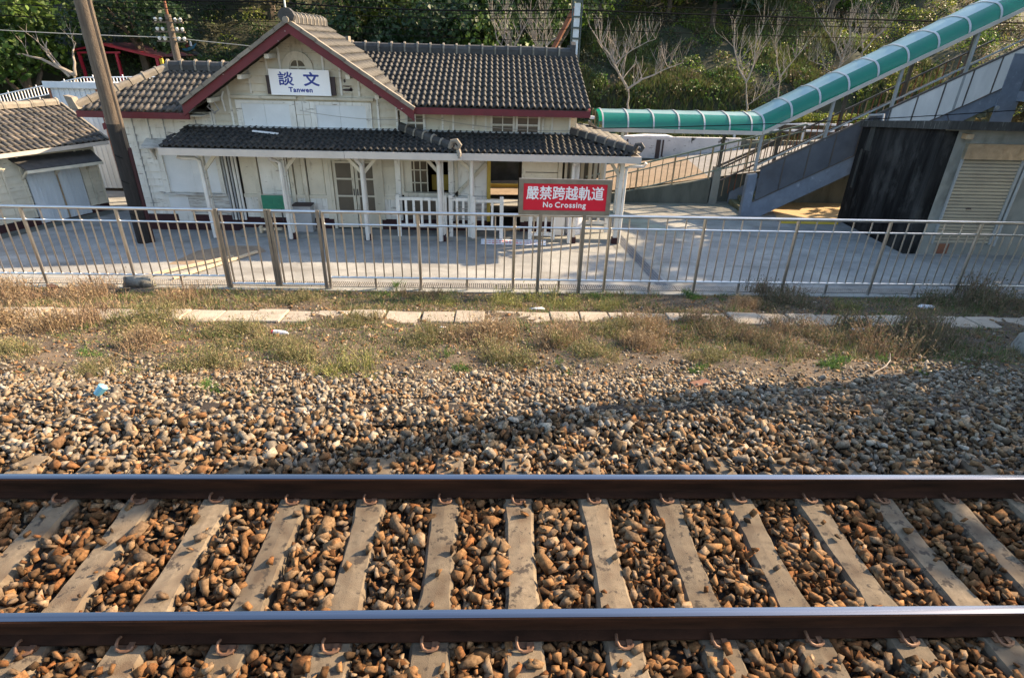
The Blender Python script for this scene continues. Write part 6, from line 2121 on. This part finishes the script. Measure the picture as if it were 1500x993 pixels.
TUF = {'dry': tuft(1, .55, .34, 1300, DRY, 2600), 'mixed': tuft(2, .45, .26, 1100, MIXD, 2400), 'green': tuft(3, .26, .15, 480, GRN, 700), 'dark': tuft(4, .6, .36, 1400, DKM, 3000),
       'yellow': tuft(5, .38, .30, 620, [(.30, .28, .09), (.22, .24, .07), (.36, .30, .14), (.18, .2, .05)], 800)}
tproto = {}
WEEDS = [
    # kind, x, y, scale, where
    ('dry', -8.3, 9.5, 1.15, 'tall straw coloured weeds at the left edge, behind the kerb slabs'), ('dry', -7.2, 9.7, 1.0, 'straw coloured weeds behind the kerb slabs near the broken stones'),
    ('dry', -7.5, 7.7, 1.1, 'wide dry weeds at the left edge, in front of the kerb slabs'), ('dry', -6.3, 7.9, 1.0, 'dry reddish weeds in front of the kerb slabs, left'),
    ('mixed', -5.2, 7.9, 1.0, 'half green weeds spilling over the kerb slabs at left'), ('dry', -5.6, 9.6, .8, 'dry weeds below the concrete lump by the railing'),
    ('mixed', -3.55, 5.95, .8, 'low greenish weed clump on the stones at left'), ('green', -2.75, 5.0, .6, 'small bright weed among the stones at left'),
    ('mixed', -3.9, 7.6, .85, 'weeds just below the kerb slabs left of the bottle'), ('yellow', -1.65, 5.75, .85, 'yellow green grass tuft on the stones left of centre'),
    ('mixed', -2.35, 6.35, .7, 'pale weed tuft left of the yellow green grass'), ('green', -5.0, 6.6, .7, 'bright green leaves among dry weeds at left'),
    ('mixed', -2.2, 8.0, .8, 'weeds on the kerb slabs below the gate'), ('green', -2.0, 10.2, 1.0, 'dark green grass strip below the gate'), ('dark', -1.25, 10.15, .55, 'dark weed tuft against the railing foot'),
    ('dry', -.2, 7.4, 1.1, 'wide dry weed patch in front of the kerb slabs, centre'), ('mixed', -1.0, 7.2, .85, 'mixed weeds left of the wide dry patch'), ('mixed', .35, 6.4, .9, 'greenish weeds below the wide dry patch'),
    ('yellow', .35, 9.7, .9, 'yellowish weeds below the railing, left of the sign posts'), ('yellow', 1.25, 9.75, .95, 'yellowish weeds below the sign posts'), ('green', .9, 5.9, .55, 'bright green sprout on the stones, centre'),
    ('mixed', 1.75, 7.7, .9, 'weeds in front of the kerb slabs below the sign'), ('dry', 2.4, 8.0, .8, 'dry weeds right of the sign, before the kerb slabs'), ('dark', 3.3, 7.7, .8, 'dark weeds before the kerb slabs, right of centre'),
    ('dark', 5.5, 9.75, .95, 'wide dark weeds behind the kerb slabs at right'), ('dark', 4.9, 7.5, .85, 'dark weeds below the kerb slabs at right'), ('dark', 6.3, 7.9, 1.1, 'large reddish weed clump on the kerb slabs at right'),
    ('dark', 6.2, 7.0, 1.1, 'large dark weed clump below the kerb slabs at right'), ('dark', 9.2, 9.8, 1.2, 'wide dark weeds along the railing at the right edge'), ('yellow', 6.6, 9.6, .6, 'small yellow weed tuft behind the kerb slabs at right'),
    ('green', 4.3, 6.2, .8, 'green weeds at the edge of the dark stones'), ('green', 5.3, 6.1, .7, 'green weeds right of the dark stones'), ('mixed', 3.0, 6.6, .6, 'thin weeds on the stones right of centre'),
    ('mixed', -6.2, 6.6, .8, 'pale weeds at the upper edge of the stones, far left'), ('dry', -4.6, 6.9, .75, 'straw weeds between the kerb slabs and the stones at left'), ('mixed', -3.0, 6.9, .7, 'half dry weeds above the yellow green grass'),
    ('green', -.4, 6.2, .7, 'green weeds low on the stones left of centre'), ('mixed', 1.3, 6.7, .75, 'greenish weeds among stones below the sign'), ('dry', 1.0, 7.4, .8, 'straw weeds just right of the wide dry patch'),
    ('dry', 2.2, 7.1, .7, 'thin straw weeds among stones, right of centre'), ('dark', 3.9, 7.0, .65, 'dark weed clump above the bare stones at right'), ('green', 2.5, 6.0, .5, 'tiny bright sprout on the stones, right of centre'),
    ('mixed', -4.5, 5.6, .55, 'small weed on the stones above the blue cup'), ('yellow', -.9, 9.6, .7, 'yellowish weeds left of the sign, by the railing foot'), ('dry', 4.6, 9.5, .7, 'straw weeds behind the kerb slabs, right'),
    ('mixed', -3.6, 9.7, .8, 'weeds below the gate leaves'), ('green', 1.9, 10.2, .9, 'green grass below the sign posts'), ('green', 4.0, 10.2, .8, 'green grass below the railing at right'), ('yellow', 2.1, 9.2, .6, 'thin yellow weeds behind the kerb slabs'),
]
for kind, x, y, s, lab in WEEDS:
    loc = (x, y, float(verge_z(np.array([x]), np.array([y]))[0]) - .0)
    if kind not in tproto:
        V, F, T = TUF[kind]
        o = np_mesh('weed_clump', V, F, 'weed', T, label=lab, category='weeds', group='weed clumps on the verge')
        tproto[kind] = o
    else:
        o = dup(tproto[kind], label=lab)
    o.location = loc
    o.rotation_euler.z = random.uniform(0, 6.28)
    o.scale = (s * 1.15, s * 1.15, s * random.uniform(1.1, 1.5))
# thin general growth between the clumps
r_ = np.random.default_rng(123)
N = 14000
X = r_.uniform(-13, 14, N)
Y = r_.uniform(5.2, 10.5, N)
d = smooth_noise(X, Y, .9, 21) * .6 + smooth_noise(X, Y, 2.6, 22) * .4
band = np.clip((Y - 5.4) / 1.6, 0, 1)
k_ = d * band > .40
k_ &= ~((np.abs(Y - 8.62) < .3) & (r_.uniform(size=N) < .8))
X, Y = X[k_], Y[k_]
Z = verge_z(X, Y)
h = .04 + .11 * r_.uniform(size=len(X)) * np.clip(smooth_noise(X, Y, .7, 30) * 1.5 - .2, .1, 1)
V, F, T = blades(X, Y, Z - .01, 16, h * 1.15, .0075, DRY + MIXD + GRN + GRN[:2], r_, lean=.8)
off_ = r_.normal(0, .05, (len(X), 16, 1, 2))
V = V.reshape(len(X), 16, 5, 3)
V[..., :2] += off_
np_mesh('ground_weeds', V.reshape(-1, 3), F, 'weed', T, kind='stuff', label='thin dry weeds and grass covering the verge')
# small stones and crumbs of the dirt
N = 26000
X = r_.uniform(-11, 12, N)
Y = r_.uniform(5.3, 10.5, N)
Z = verge_z(X, Y)
size = np.clip(r_.lognormal(np.log(.013), .5, N), .005, .045)
V, F, T = scatter(np.stack([X, Y, Z], 1), size, tilt_mats(N, r_, .6), r_.integers(0, len(ROCKS), N), PAL[r_.integers(0, len(PAL), N)] * r_.uniform(.8, 1.3, (N, 1)), ROCKS)
np_mesh('dirt_crumbs', V, F, 'ballast', T, kind='stuff', label='small stones and crumbs scattered over the dirt')

# dead leaves, bits of straw and small leaves lying about
N = 60000
X = r_.uniform(-12, 13, N)
Y = r_.uniform(5.0, 10.5, N)
d = smooth_noise(X, Y, 1.1, 41) * .5 + smooth_noise(X, Y, 4.0, 42) * .5
k_ = (d + np.clip((Y - 5.6) / 2, -.4, .12) > .47) & ~((np.abs(Y - 8.62) < .3) & (r_.uniform(size=N) < .85))
X, Y, d = X[k_], Y[k_], d[k_]
n = len(X)
Pz = np.stack([X, Y, verge_z(X, Y) + np.abs(r_.normal(0, .022, n)) + .006], 1)
d1 = r_.normal(size=(n, 3)) * np.array([1, 1, .45])
d1 /= np.linalg.norm(d1, axis=1)[:, None]
d2 = np.cross(d1, r_.normal(size=(n, 3)))
d2 /= np.linalg.norm(d2, axis=1)[:, None]
s_ = np.clip(r_.lognormal(np.log(.015), .5, n), .006, .04)[:, None]
V = np.stack([Pz - d1 * s_, Pz + d2 * s_ * .45, Pz + d1 * s_], 1).reshape(-1, 3)
gsel = smooth_noise(X, Y, 1.7, 44) > .6
pp = np.array(DRY + MIXD)
pg = np.array(GRN + MIXD[1:4])
T = np.where(gsel[:, None], pg[r_.integers(0, len(pg), n)], pp[r_.integers(0, len(pp), n)]) * r_.uniform(.5, 1.3, (n, 1))
np_mesh('leaf_litter', V, np.arange(n * 3).reshape(n, 3), 'weed', np.repeat(T, 3, 0), kind='stuff', label='dead leaves and tiny plants littering the dirt')

vz = lambda x, y: float(verge_z(np.array([float(x)]), np.array([float(y)]))[0])


def lump(name, mat, label, cat, c, r3, seed, group=None):
    V, F = rock(seed)
    V = V * np.array(r3) + np.array(c)
    return np_mesh(name, V, F, mat, base=c, label=label, category=cat, **({'group': group} if group else {}))


lump('concrete_lump', 'boulder', 'broken concrete lump leaning against the railing foot', 'concrete lump', (-6.62, 10.42, -1.36), (.27, .2, .25), 201)
lump('boulder', 'rubble dark', 'dark rough stone under the broken concrete lump', 'stone', (-6.5, 10.25, -1.52), (.26, .2, .12), 202)
lump('boulder', 'rubble dark', 'dark charred rubble heap left of the concrete lump', 'rubble', (-7.45, 10.2, -1.5), (.42, .25, .17), 203)
for x, y, lab in ((-8.35, 10.45, 'red brick fragment below the railing at far left'), (-7.7, 10.42, 'red brick fragment beside the charred rubble'), (-5.75, 9.95, 'red brick fragment on the grass below the gate'), (2.3, 5.35, 'reddish stone block on the ballast, centre right')):
    o = single(MB().box(x - .11, x + .11, y - .05, y + .05, vz(x, y) - .01, vz(x, y) + .07), 'brick_fragment', 'red brick', lab, 'brick', (x, y, vz(x, y)), group='brick fragments on the verge')
    o.rotation_euler.z = random.uniform(-.6, .6)
for p, q, lab in (((-7.0, 11.15, ZG + .05), (-5.75, 12.4, ZG + .05), 'long pale beam lying on the concrete behind the railing, left one'), ((-6.4, 11.05, ZG + .05), (-5.35, 12.75, ZG + .05), 'long pale beam lying on the concrete behind the railing, right one')):
    single(MB().bar(p, q, .06, .05), 'timber_beam', 'plank wood', lab, 'beam', p, group='pale beams on the forecourt')
b_ = thing('plastic_bottle', 'clear plastic bottle with red cap lying before the kerb slabs', 'bottle', (-3.13, 7.65, vz(-3.13, 7.65)))
zb = vz(-3.13, 7.65) + .04
MB().path([(-3.18, 7.65, zb), (-3.02, 7.62, zb), (-2.98, 7.615, zb), (-2.96, 7.61, zb)], [.036, .036, .018, .014], 10).build('bottle_body', 'litter white', b_, smooth=True)
MB().path([(-3.21, 7.655, zb), (-3.175, 7.65, zb)], .03, 8).build('cap', 'red plastic', b_, smooth=True)
single(MB().path([(-3.76, 4.77, -.27), (-3.70, 4.80, -.20), (-3.69, 4.81, -.19)], [.035, .045, .02], 9), 'plastic_cup', 'cyan plastic', 'crushed light blue plastic cup on the stones at left', 'cup', (-3.76, 4.77, -.28), smooth=True)
for x, y, s, lab in ((-.76, 8.2, .05, 'scrap of white litter before the kerb slabs, left of centre'), (.8, 9.3, .12, 'crumpled white paper behind the kerb slabs, centre'), (5.86, 8.1, .13, 'white plastic scrap at the right, before the kerb slabs'),
                     (6.25, 7.6, .06, 'small crumpled white paper ball at right'), (8.2, 9.7, .16, 'flat white board fragment by the railing at right'), (2.35, 7.75, .06, 'white litter scrap before the kerb slabs below the sign'), (-.62, 1.0, .05, 'white scrap')):
    if y < 2:
        continue
    r_ = np.random.default_rng(int(x * 100) & 255)
    V, F = rock(300 + int(abs(x) * 10))
    V = V * np.array([s, s * .6, s * .3]) + np.array([x, y, vz(x, y) + s * .25])
    np_mesh('litter_scrap', V, F, 'litter white', base=(x, y, vz(x, y)), label=lab, category='litter', group='white litter on the verge')
single(MB().path([(4.7, 6.0, vz(4.7, 6) + .01), (4.95, 6.15, vz(4.95, 6.15) + .06), (5.1, 6.3, vz(5.1, 6.3) + .1), (5.16, 6.42, vz(5.16, 6.42) + .16)], [.008, .008, .006, .004], 5).path([(4.95, 6.15, vz(4.95, 6.15) + .06), (4.75, 6.3, vz(4.75, 6.3) + .05)], .005, 5),
       'dead_twig', 'bark pale', 'pale dead twig lying on the stones at right', 'twig', (4.9, 6.1, -.7))
